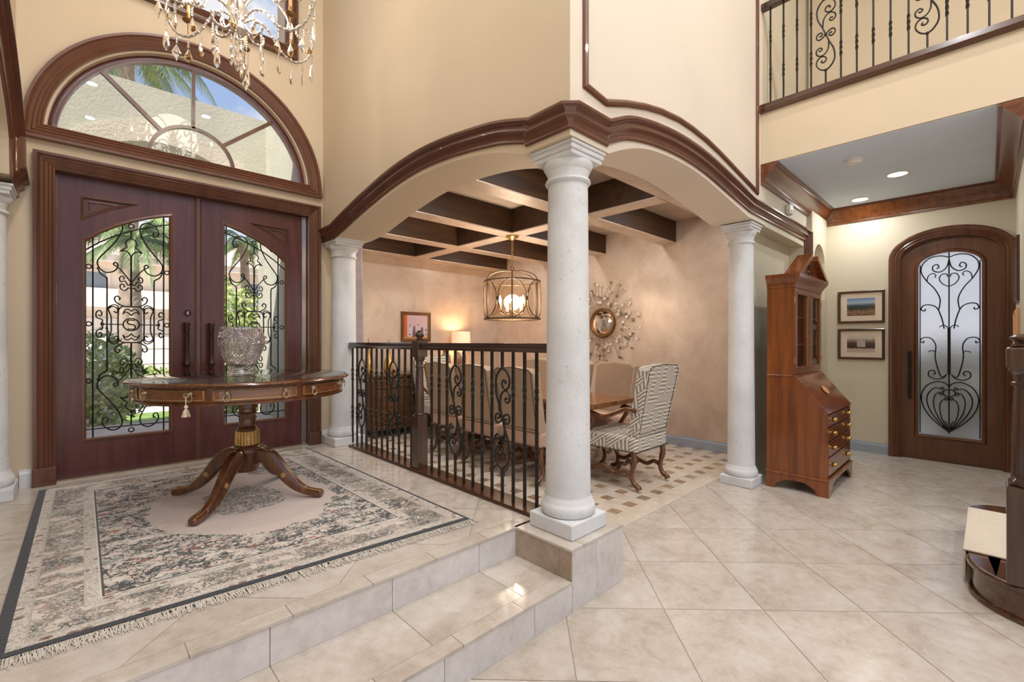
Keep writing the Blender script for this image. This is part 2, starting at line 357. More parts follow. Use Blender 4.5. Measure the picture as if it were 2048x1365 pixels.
def d_picture(kind):
    def fn(n):
        b = NB(n); tc = b.n('ShaderNodeTexCoord'); sp = b.n('ShaderNodeSeparateXYZ'); b.l(tc.outputs['UV'], sp.inputs[0]); u, v = sp.outputs[0], sp.outputs[1]
        nz = b.noise(tc.outputs['UV'], 9, 5, .65)
        if kind == 'town':                 # wide view of a town under a blue sky
            vv = b.math('ADD', v, b.math('MULTIPLY', b.math('SUBTRACT', nz, .5), .12))
            c = b.ramp(vv, [(0, srgb(112, 84, 60)), (.22, srgb(150, 112, 88)), (.36, srgb(66, 70, 48)), (.55, srgb(70, 76, 70)), (.62, srgb(96, 116, 140)), (.74, srgb(178, 190, 206)), (1, srgb(96, 130, 178))])
            vo = b.n('ShaderNodeTexVoronoi', Scale=11.0); b.l(tc.outputs['UV'], vo.inputs['Vector'])
            roofs = b.math('MULTIPLY', b.math('LESS_THAN', vo.outputs['Distance'], .3), b.math('LESS_THAN', v, .42)); c = b.mix(b.math('MULTIPLY', roofs, .7), c, srgb(196, 166, 148))
        elif kind == 'shop':               # old sepia street corner
            vv = b.math('ADD', v, b.math('MULTIPLY', b.math('SUBTRACT', nz, .5), .25))
            c = b.ramp(vv, [(0, srgb(206, 186, 166)), (.2, srgb(196, 176, 158)), (.27, srgb(70, 52, 46)), (.55, srgb(96, 76, 66)), (.7, srgb(150, 134, 120)), (.85, srgb(214, 200, 184))])
            bx = b.math('MULTIPLY', b.math('GREATER_THAN', u, .36), b.math('LESS_THAN', u, .66)); by = b.math('MULTIPLY', b.math('GREATER_THAN', v, .32), b.math('LESS_THAN', v, .82))
            wv = b.n('ShaderNodeTexBrick', Scale=9.0); b.l(tc.outputs['UV'], wv.inputs['Vector']); wv.inputs['Color1'].default_value = (*srgb(222, 210, 196), 1); wv.inputs['Color2'].default_value = (*srgb(190, 174, 158), 1); wv.inputs['Mortar'].default_value = (*srgb(90, 72, 62), 1)
            c = b.mix(b.math('MULTIPLY', bx, by), c, wv.outputs[0])
        else:                              # row of standing figures before a gridded pink wall
            br = b.n('ShaderNodeTexBrick', Scale=16.0, offset=0.0); b.l(tc.outputs['UV'], br.inputs['Vector']); br.inputs['Color1'].default_value = (*srgb(214, 176, 180), 1); br.inputs['Color2'].default_value = (*srgb(196, 160, 170), 1); br.inputs['Mortar'].default_value = (*srgb(238, 224, 222), 1); br.inputs['Mortar Size'].default_value = .025; br.inputs['Row Height'].default_value = .5; br.inputs['Brick Width'].default_value = .5
            c = b.mix(b.math('LESS_THAN', u, .13), br.outputs[0], srgb(204, 96, 52)); c = b.mix(b.math('LESS_THAN', v, .10), c, srgb(196, 132, 74))
            fx = b.math('PINGPONG', b.math('MULTIPLY', u, 6.0), .5); cbn = b.n('ShaderNodeCombineXYZ'); b.l(b.math('FLOOR', b.math('MULTIPLY', u, 6.0)), cbn.inputs[0]); wnz = b.n('ShaderNodeTexWhiteNoise', noise_dimensions='3D'); b.l(cbn.outputs[0], wnz.inputs['Vector'])
            hgt = b.math('ADD', .48, b.math('MULTIPLY', wnz.outputs['Value'], .3)); taper = b.math('SUBTRACT', .44, b.math('MULTIPLY', b.math('DIVIDE', v, hgt), .22))
            ins = b.math('MULTIPLY', b.math('GREATER_THAN', fx, b.math('SUBTRACT', .5, taper)), b.math('MULTIPLY', b.math('LESS_THAN', v, hgt), b.math('MULTIPLY', b.math('GREATER_THAN', v, .07), b.math('GREATER_THAN', u, .17))))
            c = b.mix(b.math('MULTIPLY', ins, .92), c, b.mix(b.math('GREATER_THAN', nz, .54), b.ramp(wnz.outputs['Value'], [(0, srgb(58, 52, 62)), (.4, srgb(206, 204, 210)), (.75, srgb(96, 92, 104))], 'CONSTANT'), srgb(120, 96, 96)))
        return b.set(Base_Color=c, Roughness=.3)
    return fn
def d_leaf(a, c_):
    def fn(n):
        b = NB(n); oi = b.noise(b.geo(), 3.0, 3); c = b.ramp(oi, [(.3, a), (.7, c_)])
        return b.set(Base_Color=c, Roughness=.55, Subsurface_Weight=.0, Transmission_Weight=.0)
    return fn
def d_stucco(col, bump=.5, mott=.1):
    def fn(n):
        b = NB(n); x = b.noise(b.geo(), 2.0, 5, .6); y = b.noise(b.geo(), 26, 5, .7)
        c = b.ramp(x, [(.3, tuple(v*(1-mott) for v in col)), (.7, tuple(min(1, v*(1+mott)) for v in col))]); b.bump(y, bump, .02)
        return b.set(Base_Color=c, Roughness=.85)
    return fn
def d_obscure(n):                         # rippled obscure glass, daylight behind it
    b = NB(n); x = b.noise(b.geo(), 70, 3, .6); b.bump(x, .6, .01)
    return b.set(Base_Color=(.9, .88, .9), Roughness=.32, Transmission_Weight=.85, IOR=1.3)
def d_crystal(col, rough=.03):
    def fn(n):
        b = NB(n); return b.set(Base_Color=col, Roughness=rough, Transmission_Weight=1.0, IOR=1.5)
    return fn
WALLC = srgb(211, 193, 166)
DEFS.update({
 'wall': d_wall(WALLC), 'wall_light': d_wall(srgb(222, 209, 192)), 'wall_hall': d_wall(srgb(210, 200, 176)), 'ceil': d_wall(srgb(218, 230, 248), .3), 'ceil_hi': d_wall(srgb(236, 230, 218)),
 'plaster': d_plaster, 'base_white': d_plain(srgb(226, 226, 226), .4, var=.02), 'base_blue': d_plain(srgb(160, 168, 180), .45, var=.02),
 'trim': d_wood(srgb(80, 46, 32), srgb(112, 70, 50), .28, .5, 'Z', .4), 'trim_h': d_plain(srgb(102, 62, 44), .27, 0, .12, 5, Coat_Weight=.4), 'crown': d_wood(srgb(74, 36, 14), srgb(140, 82, 40), .28, .8, 'X', .4),
 'door': d_wood(srgb(68, 28, 26), srgb(104, 54, 48), .3, .7, 'Z', .3), 'door_hall': d_wood(srgb(70, 38, 20), srgb(116, 70, 42), .3, .8, 'Z', .3),
 'iron': d_plain(srgb(44, 40, 36), .42, .6, .15, 20), 'iron_bal': d_plain(srgb(52, 50, 46), .36, .65, .15, 20), 'lantern_metal': d_plain(srgb(92, 70, 46), .42, .6, .15, 20), 'bronze': d_plain(srgb(58, 36, 26), .38, .55, .2, 20),
 'rail': d_wood(srgb(40, 26, 20), srgb(74, 50, 40), .22, 1, 'Y', .6), 'newel': d_wood(srgb(48, 30, 22), srgb(84, 58, 44), .2, 1, 'Z', .6), 'sill': d_wood(srgb(52, 28, 16), srgb(96, 58, 38), .25, 1, 'Y', .4),
 'beam': d_wood(srgb(44, 25, 10), srgb(88, 56, 26), .6, .6, 'X', 0), 'stone': d_stone,
 'tile': d_tile(srgb(178, 166, 153), srgb(196, 186, 175), srgb(208, 201, 194), .13), 'tile_riser': d_tile(srgb(196, 188, 184), srgb(212, 206, 202), srgb(224, 218, 214), .3),
 'tile_dark': d_tile(srgb(150, 130, 112), srgb(172, 152, 134), srgb(186, 168, 150), .25), 'grout': d_plain(srgb(164, 152, 138), .8),
 'tile_dining': d_tile(srgb(204, 190, 172), srgb(216, 204, 188), srgb(224, 214, 202), .2), 'inset_a': d_tile(srgb(142, 114, 90), srgb(160, 132, 106), srgb(174, 148, 124), .25), 'inset_b': d_tile(srgb(150, 124, 100), srgb(172, 146, 120), srgb(188, 164, 140), .25), 'inset_c': d_tile(srgb(132, 112, 94), srgb(150, 130, 112), srgb(166, 148, 130), .25),
 'glass': d_glass(), 'glass_table': d_glass((.93, .97, .95), .01), 'glass_lantern': d_glass((.97, .93, .86), .03), 'obscure': d_obscure,
 'crystal': d_crystal((1, .98, .97)), 'amber': d_crystal((.48, .28, .07)), 'bead': d_plain(srgb(196, 186, 176), .25, .5), 'vase': d_vase,
 'table_wood': d_wood(srgb(50, 24, 10), srgb(122, 68, 30), .2, 1, 'Z', .7), 'drawer_wood': d_wood(srgb(84, 42, 18), srgb(150, 88, 44), .2, 1, 'X', .7), 'gilt': d_plain(srgb(200, 164, 108), .32, .7, .2, 30), 'brass': d_plain(srgb(206, 168, 100), .25, .9, .1, 30), 'pewter': d_plain(srgb(190, 172, 146), .3, .8, .15, 40),
 'tassel': d_plain(srgb(226, 206, 184), .8), 'rug': d_rug, 'fringe': d_plain(srgb(196, 188, 177), .9, var=.12, scale=40), 'rug_edge': d_plain(srgb(40, 42, 48), .9),
 'secretary': d_wood(srgb(90, 42, 12), srgb(152, 84, 32), .24, .8, 'Z', .6), 'secretary_h': d_wood(srgb(84, 36, 12), srgb(150, 76, 30), .14, .8, 'X', .8), 'dark_in': d_plain(srgb(40, 24, 14), .6), 'inlay': d_plain(srgb(206, 150, 84), .3),
 'linen': d_plain(srgb(182, 158, 132), .85, var=.05, scale=12), 'linen_front': d_plain(srgb(150, 126, 106), .85, var=.06, scale=12), 'seat_pink': d_plain(srgb(196, 162, 142), .7, var=.05), 'fret': d_fret, 'nail': d_plain(srgb(66, 54, 44), .4, .5), 'carved': d_wood(srgb(64, 34, 16), srgb(136, 84, 46), .3, 1.2, 'Z', .4), 'dining_top': d_wood(srgb(100, 56, 24), srgb(168, 108, 58), .22, .8, 'Y', .5),
 'buffet': d_wood(srgb(76, 46, 24), srgb(128, 84, 48), .35, .8, 'X', .2), 'lampshade': None, 'mercury': d_plain(srgb(190, 170, 150), .15, .7, .2, 30), 'goldglass': d_plain(srgb(206, 162, 92), .22, .3, .15, 14),
 'curtain': d_plain(srgb(172, 164, 164), .8, var=.12, scale=9), 'mirror': d_plain((.9, .9, .9), .02, 1.0, 0), 'mirror_dot': d_plain(srgb(222, 212, 200), .35, .5, .15, 20), 'silver_rod': d_plain(srgb(180, 164, 148), .3, .85, .1, 20), 'antique': d_plain(srgb(142, 104, 66), .35, .75, .2, 20), 'dot_brown': d_plain(srgb(136, 114, 94), .35, .4, .2, 20),
 'frame_brown': d_wood(srgb(62, 36, 20), srgb(98, 60, 34), .3, 1, 'X', .3), 'mat_board': d_plain(srgb(232, 214, 192), .8, var=.02), 'frame_gold': d_plain(srgb(122, 84, 44), .4, .5, .3, 40), 'pic_town': d_picture('town'), 'pic_shop': d_picture('shop'), 'pic_people': d_picture('people'),
 'white_plastic': d_plain(srgb(232, 230, 224), .4, var=.01), 'lamp_disc': d_emit((1, .95, .86), 9.0), 'bulb': d_emit((1, .78, .5), 26.0), 'carpet': d_plain(srgb(214, 202, 184), .95, var=.08, scale=60), 'step_wood': d_wood(srgb(58, 34, 20), srgb(104, 66, 42), .2, .8, 'X', .7),
 'napkin': d_plain(srgb(230, 228, 230), .8), 'candle': d_plain(srgb(222, 168, 120), .5),
 'stucco': d_stucco(srgb(186, 184, 168)), 'coral': d_stucco(srgb(206, 196, 180), .8, .14), 'house': d_stucco(srgb(242, 232, 218), .2, .04), 'house_trim': d_stucco(srgb(238, 230, 220), .1, .02), 'roof_tile': d_plain(srgb(226, 204, 184), .8, var=.2, scale=5), 'garage': d_plain(srgb(240, 228, 214), .6, var=.02), 'window_dark': d_plain(srgb(120, 138, 150), .1), 'paver': d_stucco(srgb(214, 200, 190), .3, .1), 'lawn': d_leaf(srgb(98, 128, 52), srgb(140, 168, 78)), 'leaf': d_leaf(srgb(58, 84, 34), srgb(128, 152, 78)), 'leaf_pale': d_leaf(srgb(126, 152, 78), srgb(190, 204, 128)), 'frond': d_leaf(srgb(82, 108, 62), srgb(146, 164, 104)), 'trunk': d_plain(srgb(150, 134, 116), .9, var=.25, scale=7), 'flower': d_plain(srgb(244, 244, 240), .7, var=.02), 'terrace': d_stucco(srgb(200, 192, 180), .2, .05),
})
def d_shade(n):                           # lit drum shade
    b = NB(n); return b.set(Base_Color=srgb(244, 224, 196), Roughness=.9, Emission_Color=(1, .62, .34), Emission_Strength=.55)
DEFS['lampshade'] = d_shade
# ------------------------------------------------------------------ key planes (metres)
ZE = .322; XW, YW, YD = 1.855, 1.505, 4.80; TH = .36; XW2, YW2 = XW+TH, YW+TH
ZTOP = 6.2; XB = 7.1; XM = 5.75; YL = 6.45; ZC = 2.97; XBAL = 4.73; DX = .775
TS = .508; P0, Q0 = 1.85, .22; R2 = 2**.5
# floors -----------------------------------------------------------
def diag_tiles(parent, z, planes, xr, yr, mat='tile', th=.012, name='tile'):
    g = .0022; full = None
    for i in range(-16, 24):
        for j in range(-16, 24):
            p0, q0 = P0+i*TS+g, Q0+j*TS+g; p1, q1 = p0+TS-2*g, q0+TS-2*g
            poly = [((p+q)/R2, (p-q)/R2) for p, q in ((p0,q0),(p0,q1),(p1,q1),(p1,q0))]
            cx, cy = (p0+p1+q0+q1)/2/R2, (p0+p1-q0-q1)/2/R2
            if not (xr[0]-.4 < cx < xr[1]+.4 and yr[0]-.4 < cy < yr[1]+.4): continue
            cl = poly
            for pl in planes:
                cl = clip_poly(cl, *pl) if cl else cl
            if len(cl) < 3: continue
            ar = abs(sum(cl[k][0]*cl[(k+1) % len(cl)][1]-cl[(k+1) % len(cl)][0]*cl[k][1] for k in range(len(cl))))/2
            if ar < .002: continue
            if ar > TS*TS*.97:
                if full is None:
                    full = mesh_of(MB().prism([(a-cx, b-cy, 0) for a, b in poly], (0,0,1), th), name, mat)
                inst(name, full, (cx, cy, z-th), parent)
            else:
                inst(name, mesh_of(MB().prism([(a-cx, b-cy, 0) for a, b in cl], (0,0,1), th), name, mat), (cx, cy, z-th), parent)
def rect_tile(parent, a, b, mat='tile', name='tile'):
    c = [(p+q)/2 for p, q in zip(a, b)]; m = MB().box([p-q for p, q in zip(a, c)], [p-q for p, q in zip(b, c)])
    return inst(name, mesh_of(m, name, mat), c, parent)
fl = struct('floor', MB().box((-4, -6, -.2), (XB+.3, YW2, -.003)), 'grout', 'beige stone tile floor laid diagonally in the lower hall')
diag_tiles(fl, 0, [(-1, 0, 1.1), (1, 0, XB), (0, 1, YW2), (0, -1, 1.6)], (-1.1, XB), (-1.6, YW2), name='floor_tile')
fe = struct('floor_entry', MB().box((-3, 1.865, -.2), (2.12, 5.0, ZE-.003)), 'grout', 'raised entry landing of beige stone tiles')
diag_tiles(fe, ZE, [(-1, 0, 1.0), (1, 0, 2.12), (0, 1, 4.86), (0, -1, -1.945)], (-1.0, 2.1), (1.945, 4.86), name='floor_tile')
st = struct('floor_step', MB().box((-3, 1.46, -.2), (1.812, 1.87, ZE/2-.003)).box((1.815, 1.462, -.2), (2.268, 1.87, ZE-.006)), 'grout', 'tiled step and square column pedestal below the landing')
g = .0015
for k in range(-6, 6):
    a, b = .272+.33*k, .272+.33*(k+1)
    if b > -1 and a < 2.02: rect_tile(fe, (max(a, -1)+g, 1.852, ZE-.012), (min(b, 2.1)-g, 1.9435, ZE), name='nosing_tile')
    a, b = .42+.35*k, .42+.35*(k+1)
    if b > -1 and a < 1.81: rect_tile(st, (max(a, -1)+g, 1.452, ZE/2-.012), (min(b, 1.812)-g, 1.535, ZE/2), name='nosing_tile')
    a, b = .015+.507*k, .015+.507*(k+1)
    if b > -1 and a < 1.81:
        a, b = max(a, -1)+g, min(b, 1.812)-g
        rect_tile(st, (a, 1.5365, ZE/2-.012), (b, 1.8605, ZE/2), name='tread_tile')
        rect_tile(fe, (a, 1.8575, ZE/2+.001), (b, 1.8695, ZE-.0125), 'tile_riser', 'riser_tile')
        rect_tile(st, (a, 1.4545, 0.001), (b, 1.4665, ZE/2-.0125), 'tile_riser', 'riser_tile')
for a, b in ((1.8135, 2.02), (2.022, 2.2735)): rect_tile(st, (a, 1.4545, .001), (b, 1.4665, ZE-.0125), 'tile_riser', 'riser_tile')
rect_tile(st, (1.8045, 1.536, ZE/2+.001), (1.8165, 1.864, ZE-.0125), 'tile_dark', 'riser_tile'); rect_tile(st, (1.8045, 1.4545, ZE/2+.001), (1.8165, 1.5345, ZE-.0125), 'tile_dark', 'riser_tile')
rect_tile(st, (2.2625, 1.468, .001), (2.2745, 1.87, ZE-.0125), 'tile_riser', 'riser_tile')
for a, b, c, d in ((1.802, 1.9, 1.452, 1.87), (1.902, 2.2775, 1.452, 1.53), (1.902, 2.2775, 1.532, 1.87)): rect_tile(st, (a+.0005, c, ZE-.012), (b-.0005, d, ZE), name='nosing_tile')
fd = struct('floor_dining', MB().box((2.12, YW2+.002, -.2), (XM, YL, -.003)), 'grout', 'dining room floor of cream tiles with small brown inset squares')
pit = .2265; ins = {m: mesh_of(MB().box((-.048, -.048, 0), (.048, .048, .012)), 'inset_tile', m) for m in ('inset_a', 'inset_b', 'inset_c')}
# cream field tiles: plus-shaped joints around the insets, one plate tile per bay row
nx, ny = 15, 19
for i in range(nx+1):
    for j in range(ny+1):
        x, y = 2.242+pit*i, 2.093+pit*(j-0)
        if i <= nx-1 and j <= ny-1 and y < 6.4 and x < 5.7: inst('inset_tile', ins[random.choice(('inset_a', 'inset_a', 'inset_b', 'inset_c'))], (x, y, -.0118), fd)
h = .0495; strip = MB()
ys = [2.093+pit*j for j in range(ny)]; xs = [2.242+pit*i for i in range(nx)]
yb = [YW2+.003]+[v for y in ys for v in (y-h, y+h)]+[YL]
for k in range(0, len(yb)-1, 2): rect_tile(fd, (2.12, yb[k]+.0005, -.012), (XM, yb[k+1]-.0005, 0), 'tile_dining', 'floor_tile')
for y in ys:
    row = MB()
    for x in [2.242-pit]+xs:
        a, b = max(2.12, x+h), min(XM, x+pit-h)
        if b-a > .01: row.box((a+.0005, y-h+.0005, -.012), (b-.0005, y+h-.0005, 0))
    mk('floor_tile', row, 'tile_dining', fd)
# walls -----------------------------------------------------------
SOF_L = [(1.86, 2.457), (2.05, 2.523), (2.3, 2.578), (2.6, 2.61), (2.9, 2.622), (3.2, 2.607), (3.57, 2.553), (3.9, 2.49), (4.16, 2.44), (4.42, 2.42)]
TRM_L = [(1.83, 2.507), (2.05, 2.567), (2.34, 2.612), (2.6, 2.64), (2.88, 2.652), (3.15, 2.64), (3.4, 2.612), (3.7, 2.562), (3.95, 2.515), (4.2, 2.46), (4.42, 2.408)]
SOF_R = [(2.21, 2.46), (2.4, 2.54), (2.6, 2.6), (2.8, 2.63), (3.0, 2.645), (3.2, 2.648), (3.4, 2.64), (3.6, 2.622), (4.0, 2.568), (4.42, 2.51)]
TRM_R = [(2.2, 2.505), (2.38, 2.582), (2.6, 2.63), (2.81, 2.656), (3.0, 2.67), (3.2, 2.673), (3.4, 2.666), (3.6, 2.648), (3.9, 2.611), (4.2, 2.577), (4.43, 2.552)]
def arch_wall(name, tab, end0, end1, fr, ztop, mat, label, zb0=None, zb1=None):
    c = [tuple(p) for p in smooth(tab, 5)]
    c = [(end0, zb0 or c[0][1])]+c+[(end1, zb1 or c[-1][1])]
    m = MB(); outer = c+[(end1, ztop), (end0, ztop)]
    m.plate(outer, [], fr, TH); return struct(name, m, mat, label)
arch_wall('wall_dining_west', SOF_L, YW, YD, lambda y, z, d: (XW+d, y, z), ZTOP, 'wall', 'tan wall over the arch between entry and dining room')
SOF_W = [(1.9, 2.457), (2.0, 2.70), (2.15, 2.81), (2.5, 2.94), (2.8, 2.99), (3.1, 3.005), (3.4, 2.985), (3.75, 2.91), (4.05, 2.80), (4.26, 2.70), (4.36, 2.457)]
TRM_W = [(1.9, 2.73), (2.02, 2.80), (2.2, 2.875), (2.5, 2.96), (2.8, 3.01), (3.1, 3.025), (3.4, 3.005), (3.7, 2.945), (4.0, 2.85), (4.2, 2.765), (4.33, 2.68)]
arch_wall('wall_entry_west', SOF_W, YW, YD, lambda y, z, d: (-.315-d, y, z), ZTOP, 'wall', 'tan wall over the arch at the left of the entry')
arch_wall('wall_dining_south', SOF_R, XW+TH, 4.86, lambda x, z, d: (x, YW+d, z), ZTOP, 'wall_light', 'cream wall over the arch facing the hall')
struct('wall_corner', MB().box((XW+.0015, YW-.0015, 2.4575), (XW2, YW2-.05, ZTOP)), 'wall_light', 'upper wall corner above the near stone column')
struct('wall_recess', MB().box((4.86, YW, 2.5), (6.2, YW2, ZTOP)).box((6.2, YW, 0), (6.36, YW2+.1, ZTOP)).box((6.36, YW-.05, 0), (6.44, YW2+.1, ZTOP)).box((6.44, YW-.05, 0), (6.98, YW2+.1, 1.9)).box((6.98, YW-.05, 0), (XB+.2, YW2+.1, ZTOP)).box((4.76, 1.66, 0), (6.2, 1.74, 2.5)), 'wall_hall', 'cream hall wall with a shallow recess behind the secretary')
nch = [(6.45, 1.9)]+arc(6.71, 2.33, .26, PI, 0, 16)+[(6.97, 1.9)]
struct('wall_niche', MB().plate([(6.44, 1.9), (6.44, ZTOP), (6.98, ZTOP), (6.98, 1.9)][::-1], [nch[1:-1]+[(6.97, 1.902), (6.45, 1.902)]], lambda x, z, d: (x, YW-.05+d, z), .12).box((6.44, YW+.07, 1.9), (6.98, YW2+.1, ZTOP)), 'wall_hall', 'small arched niche in the hall wall')
hx = lambda x, z, d: (x, YD+d, z)
FC, FZ = .765, 2.90
fan_hole = [(FC-.93, 2.945)]+arc(FC, FZ, .93, PI-.05, .05, 40)+[(FC+.93, 2.945)]
wd = MB().plate([(-.72, ZE-.02), (-.152, ZE-.02), (-.152, 2.68), (1.738, 2.68), (1.738, ZE-.02), (2.19, ZE-.02), (2.19, ZTOP), (-.72, ZTOP)], [fan_hole, [(.07, 4.30), (1.48, 4.30), (1.48, 5.8), (.07, 5.8)]], hx, .22)
struct('wall_front', wd, 'wall', 'tan front wall around the double doors and arched window')
struct('wall_mirror', MB().box((XM, YW2, 0), (XM+.12, YL+.1, ZC+.1)), 'plaster', 'mottled plaster dining wall behind the sunburst mirror')
struct('wall_lamp', MB().box((XW2, YL, 0), (XM, YL+.12, ZC+.1)), 'plaster', 'mottled plaster dining wall behind the lamp and buffet')
struct('wall_dining_inner', MB().plate([(YD+.0, 0), (YL, 0), (YL, ZC+.1), (YD, ZC+.1)], [[(5.15, .9), (6.2, .9), (6.2, 2.5), (5.15, 2.5)]], lambda y, z, d: (XW2-.12+d, y, z), .12), 'plaster', 'dining wall with the curtained window')
w3 = tag(mk('window_3', MB().box((XW2-.08, 5.15, .9), (XW2-.075, 6.2, 2.5)), 'glass'), 'tall dining window facing the porch', kind='structure')
fr3 = MB()
for a, b in (((5.15, .9), (5.2, 2.5)), ((6.15, .9), (6.2, 2.5)), ((5.2, .9), (6.15, .95)), ((5.2, 2.45), (6.15, 2.5)), ((5.66, .95), (5.69, 2.45))): fr3.box((XW2-.1, a[0], a[1]), (XW2-.05, b[0], b[1]))
mk('window_frame', fr3, 'base_white', w3)
# dining ceiling with beams -----------------------------------------------------------
cl = struct('ceiling_dining', MB().box((XW2-.1, YW2-.1, ZC), (XM+.1, YL+.1, ZC+.1)), 'plaster', 'faux finished dining ceiling between dark beams')
ZBM = 2.685
bc = thing('ceiling_beams', 'grid of dark wood ceiling beams with plastered undersides above the dining table', 'beams', (3.9, 4.1, ZBM), kind=None)
def beam(a, b, name='beam'):
    o = mk(name, MB().box((a[0], a[1], ZBM+.008), (b[0], b[1], ZC-.002)), 'beam', bc, world=True, bevel=.004)
    uu = MB().box((a[0]+.003, a[1]+.003, ZBM-.004), (b[0]-.003, b[1]-.003, ZBM+.0078)); q = mk('beam_underside', uu, 'plaster', o); q.data.transform(bc.matrix_world.inverted())
XA0, XA1 = XW2+.003, XM-.003
for ya, yb_ in ((YW2+.003, YW2+.2), (2.86, 3.07), (3.97, 4.18), (5.05, 5.26), (6.14, YL-.003)): beam((XA0, ya), (XA1, yb_))
for ya, yb_ in ((YW2+.2, 2.86), (3.07, 3.97), (4.18, 5.05), (5.26, 6.14)): beam((3.79, ya+.003), (4.0, yb_-.003), 'cross_beam')
# high ceiling, left room, balcony, hall -----------------------------------------------------------
struct('ceiling', MB().box((-4, -6, ZTOP), (XB+.3, 5.2, ZTOP+.1)), 'ceil_hi', 'high white foyer ceiling')
struct('wall_left', MB().box((-4.1, -2, 0), (-4, 5.2, ZTOP)).box((-4, 5.0, 0), (-.72, 5.2, ZTOP)), 'wall', 'tan wall of the room left of the entry')
struct('wall_balcony', MB().box((XBAL, -4.5, 3.07), (XB+.2, YW-.0005, 3.55)), 'wall', 'tan balcony face over the hall')
struct('ceiling_hall', MB().box((XBAL+.02, -.25, 3.064), (XB, YW-.001, 3.0695)), 'ceil', 'grey white hall ceiling under the balcony')
struct('wall_upper', MB().box((6.3, -4.5, 3.55), (6.45, YW-.03, ZTOP)), 'wall', 'tan upstairs wall behind the balcony railing')
struct('wall_back', MB().plate([(-.3, 0), (-.3, 3.07), (YW, 3.07), (YW, 0), (.305+.46, 0)]+[(.305+.46*math.cos(PI*i/20), 2.345+.24*math.sin(PI*i/20)) for i in range(21)]+[(.305-.46, 0)], [], lambda y, z, d: (XB+d, y, z), .15), 'wall_hall', 'cream end wall of the hall')
struct('wall_right', MB().box((4.84, -.34, 0), (XB, -.2, 3.064)), 'wall_hall', 'cream wall on the right of the hall')
struct('wall_far_right', MB().box((XB-.4, -6, 0), (XB-.3, -.36, ZTOP)), 'wall', 'tan wall beyond the stairs')
# mouldings -----------------------------------------------------------
BIG = [(0,0),(0,.010),(.006,.017),(.014,.017),(.018,.012),(.024,.013),(.038,.017),(.050,.026),(.058,.038),(.062,.044),(.072,.044),(.074,.036),(.086,.038),(.098,.048),(.104,.060),(.106,.068),(.120,.069),(.125,.062),(.125,0)]
def arch_trim(name, tab, fr, N, flip, label, pre, post):
    pts = [fr(*p) for p in pre]+[fr(*p) for p in smooth(tab, 5)]+[fr(*p) for p in post]
    return struct(name, MB().sweep(pts, BIG, N, flip=flip), 'trim_h', label, smooth=30)
arch_trim('trim_1', TRM_L, lambda y, z: (XW, y, z), (-1,0,0), False, 'dark wood moulding following the arch beside the entry', [(YW, 2.487), (1.82, 2.487)], [(4.46, 2.402), (YD-.002, 2.402)])
t2 = arch_trim('trim_2', TRM_R, lambda x, z: (x, YW, z), (0,-1,0), True, 'dark wood moulding following the arch that faces the hall', [(XW, 2.487), (2.185, 2.487)], [(4.5, 2.552), (6.21, 2.56), (6.21, .02)])
cq = MB(); v = []; f = []; n = len(BIG)
for k in range(2):
    dx, dy = ((-1, 0), (0, -1))[k]
    v += [(XW+dx*b, YW+dy*b, 2.487+a) for a, b in BIG]
f = [(i, (i+1) % n, n+(i+1) % n, n+i) for i in range(n)]
struct('trim_3', cq.add(v, f).add([(XW, YW, 2.487)]+[(XW-.02, YW, 2.487), (XW, YW-.02, 2.487)], [(0, 1, 2)]), 'trim_h', 'chamfered corner block of the moulding above the near column')
arch_trim('trim_4', TRM_W, lambda y, z: (-.315, y, z), (1,0,0), True, 'dark wood moulding on the arch at the far left', [(YW, 2.43), (1.87, 2.45), (1.88, 2.5)], [(4.35, 2.50), (4.38, 2.445), (YD-.002, 2.405)])
PAN = [(0,0),(0,.012),(.008,.020),(.022,.024),(.034,.018),(.040,.008),(.040,0)]
pp = [(2.0, ZTOP), (2.0, 2.775), (2.17, 2.755), (2.38, 2.825), (2.6, 2.885), (2.8, 2.925), (3.05, 2.955), (3.25, 2.96), (3.5, 2.95), (3.75, 2.925), (4.0, 2.89), (4.3, 2.845), (4.6, 2.80), (4.6, ZTOP)]
struct('trim_5', MB().sweep([(x, YW, z) for x, z in pp], PAN, (0,-1,0)), 'trim_h', 'thin dark panel moulding on the cream wall over the arch', smooth=30)
CAS = [(0,0),(0,.030),(.010,.036),(.016,.030),(.030,.040),(.036,.034),(.052,.044),(.058,.038),(.076,.050),(.084,.046),(.094,.058),(.112,.058),(.114,.05),(.114,0)]
struct('trim_6', MB().sweep([(-.118, YD, ZE+.13), (-.118, YD, 2.652), (1.704, YD, 2.652), (1.704, YD, ZE+.13)], CAS, (0,-1,0), flip=True), 'trim', 'fluted dark wood casing around the double doors', smooth=30)
struct('trim_7', MB().box((-.236, YD-.066, ZE), (-.110, YD, ZE+.132)), 'trim', 'plinth block left of the double doors', bevel=.004)
struct('trim_8', MB().box((1.696, YD-.066, ZE), (1.822, YD, ZE+.132)), 'trim', 'plinth block right of the double doors', bevel=.004)
fp = [(FC-.945, YD, 2.968)]+[(x, YD, z) for x, z in arc(FC, FZ, .945, PI-.072, .072, 48)]+[(FC+.945, YD, 2.968)]
struct('trim_9', MB().sweep(fp[1:-1], CAS, (0,-1,0), closed=True, flip=True), 'trim_h', 'dark wood casing around the half round window', smooth=30)
CRN = [(0,0),(.150,0),(.150,.016),(.128,.024),(.120,.045),(.075,.090),(.040,.130),(.034,.150),(.022,.158),(.020,.185),(0,.185)]
struct('trim_10', MB().sweep([(XBAL+.002, YW, 3.064), (XB, YW, 3.064), (XB, -.2, 3.064), (XBAL+.002, -.2, 3.064)], CRN, (0,0,-1), flip=True), 'crown', 'brown crown moulding around the hall ceiling', smooth=30)
BB = [(0,0),(0,.016),(.10,.016),(.115,.008),(.13,.006),(.13,0)]
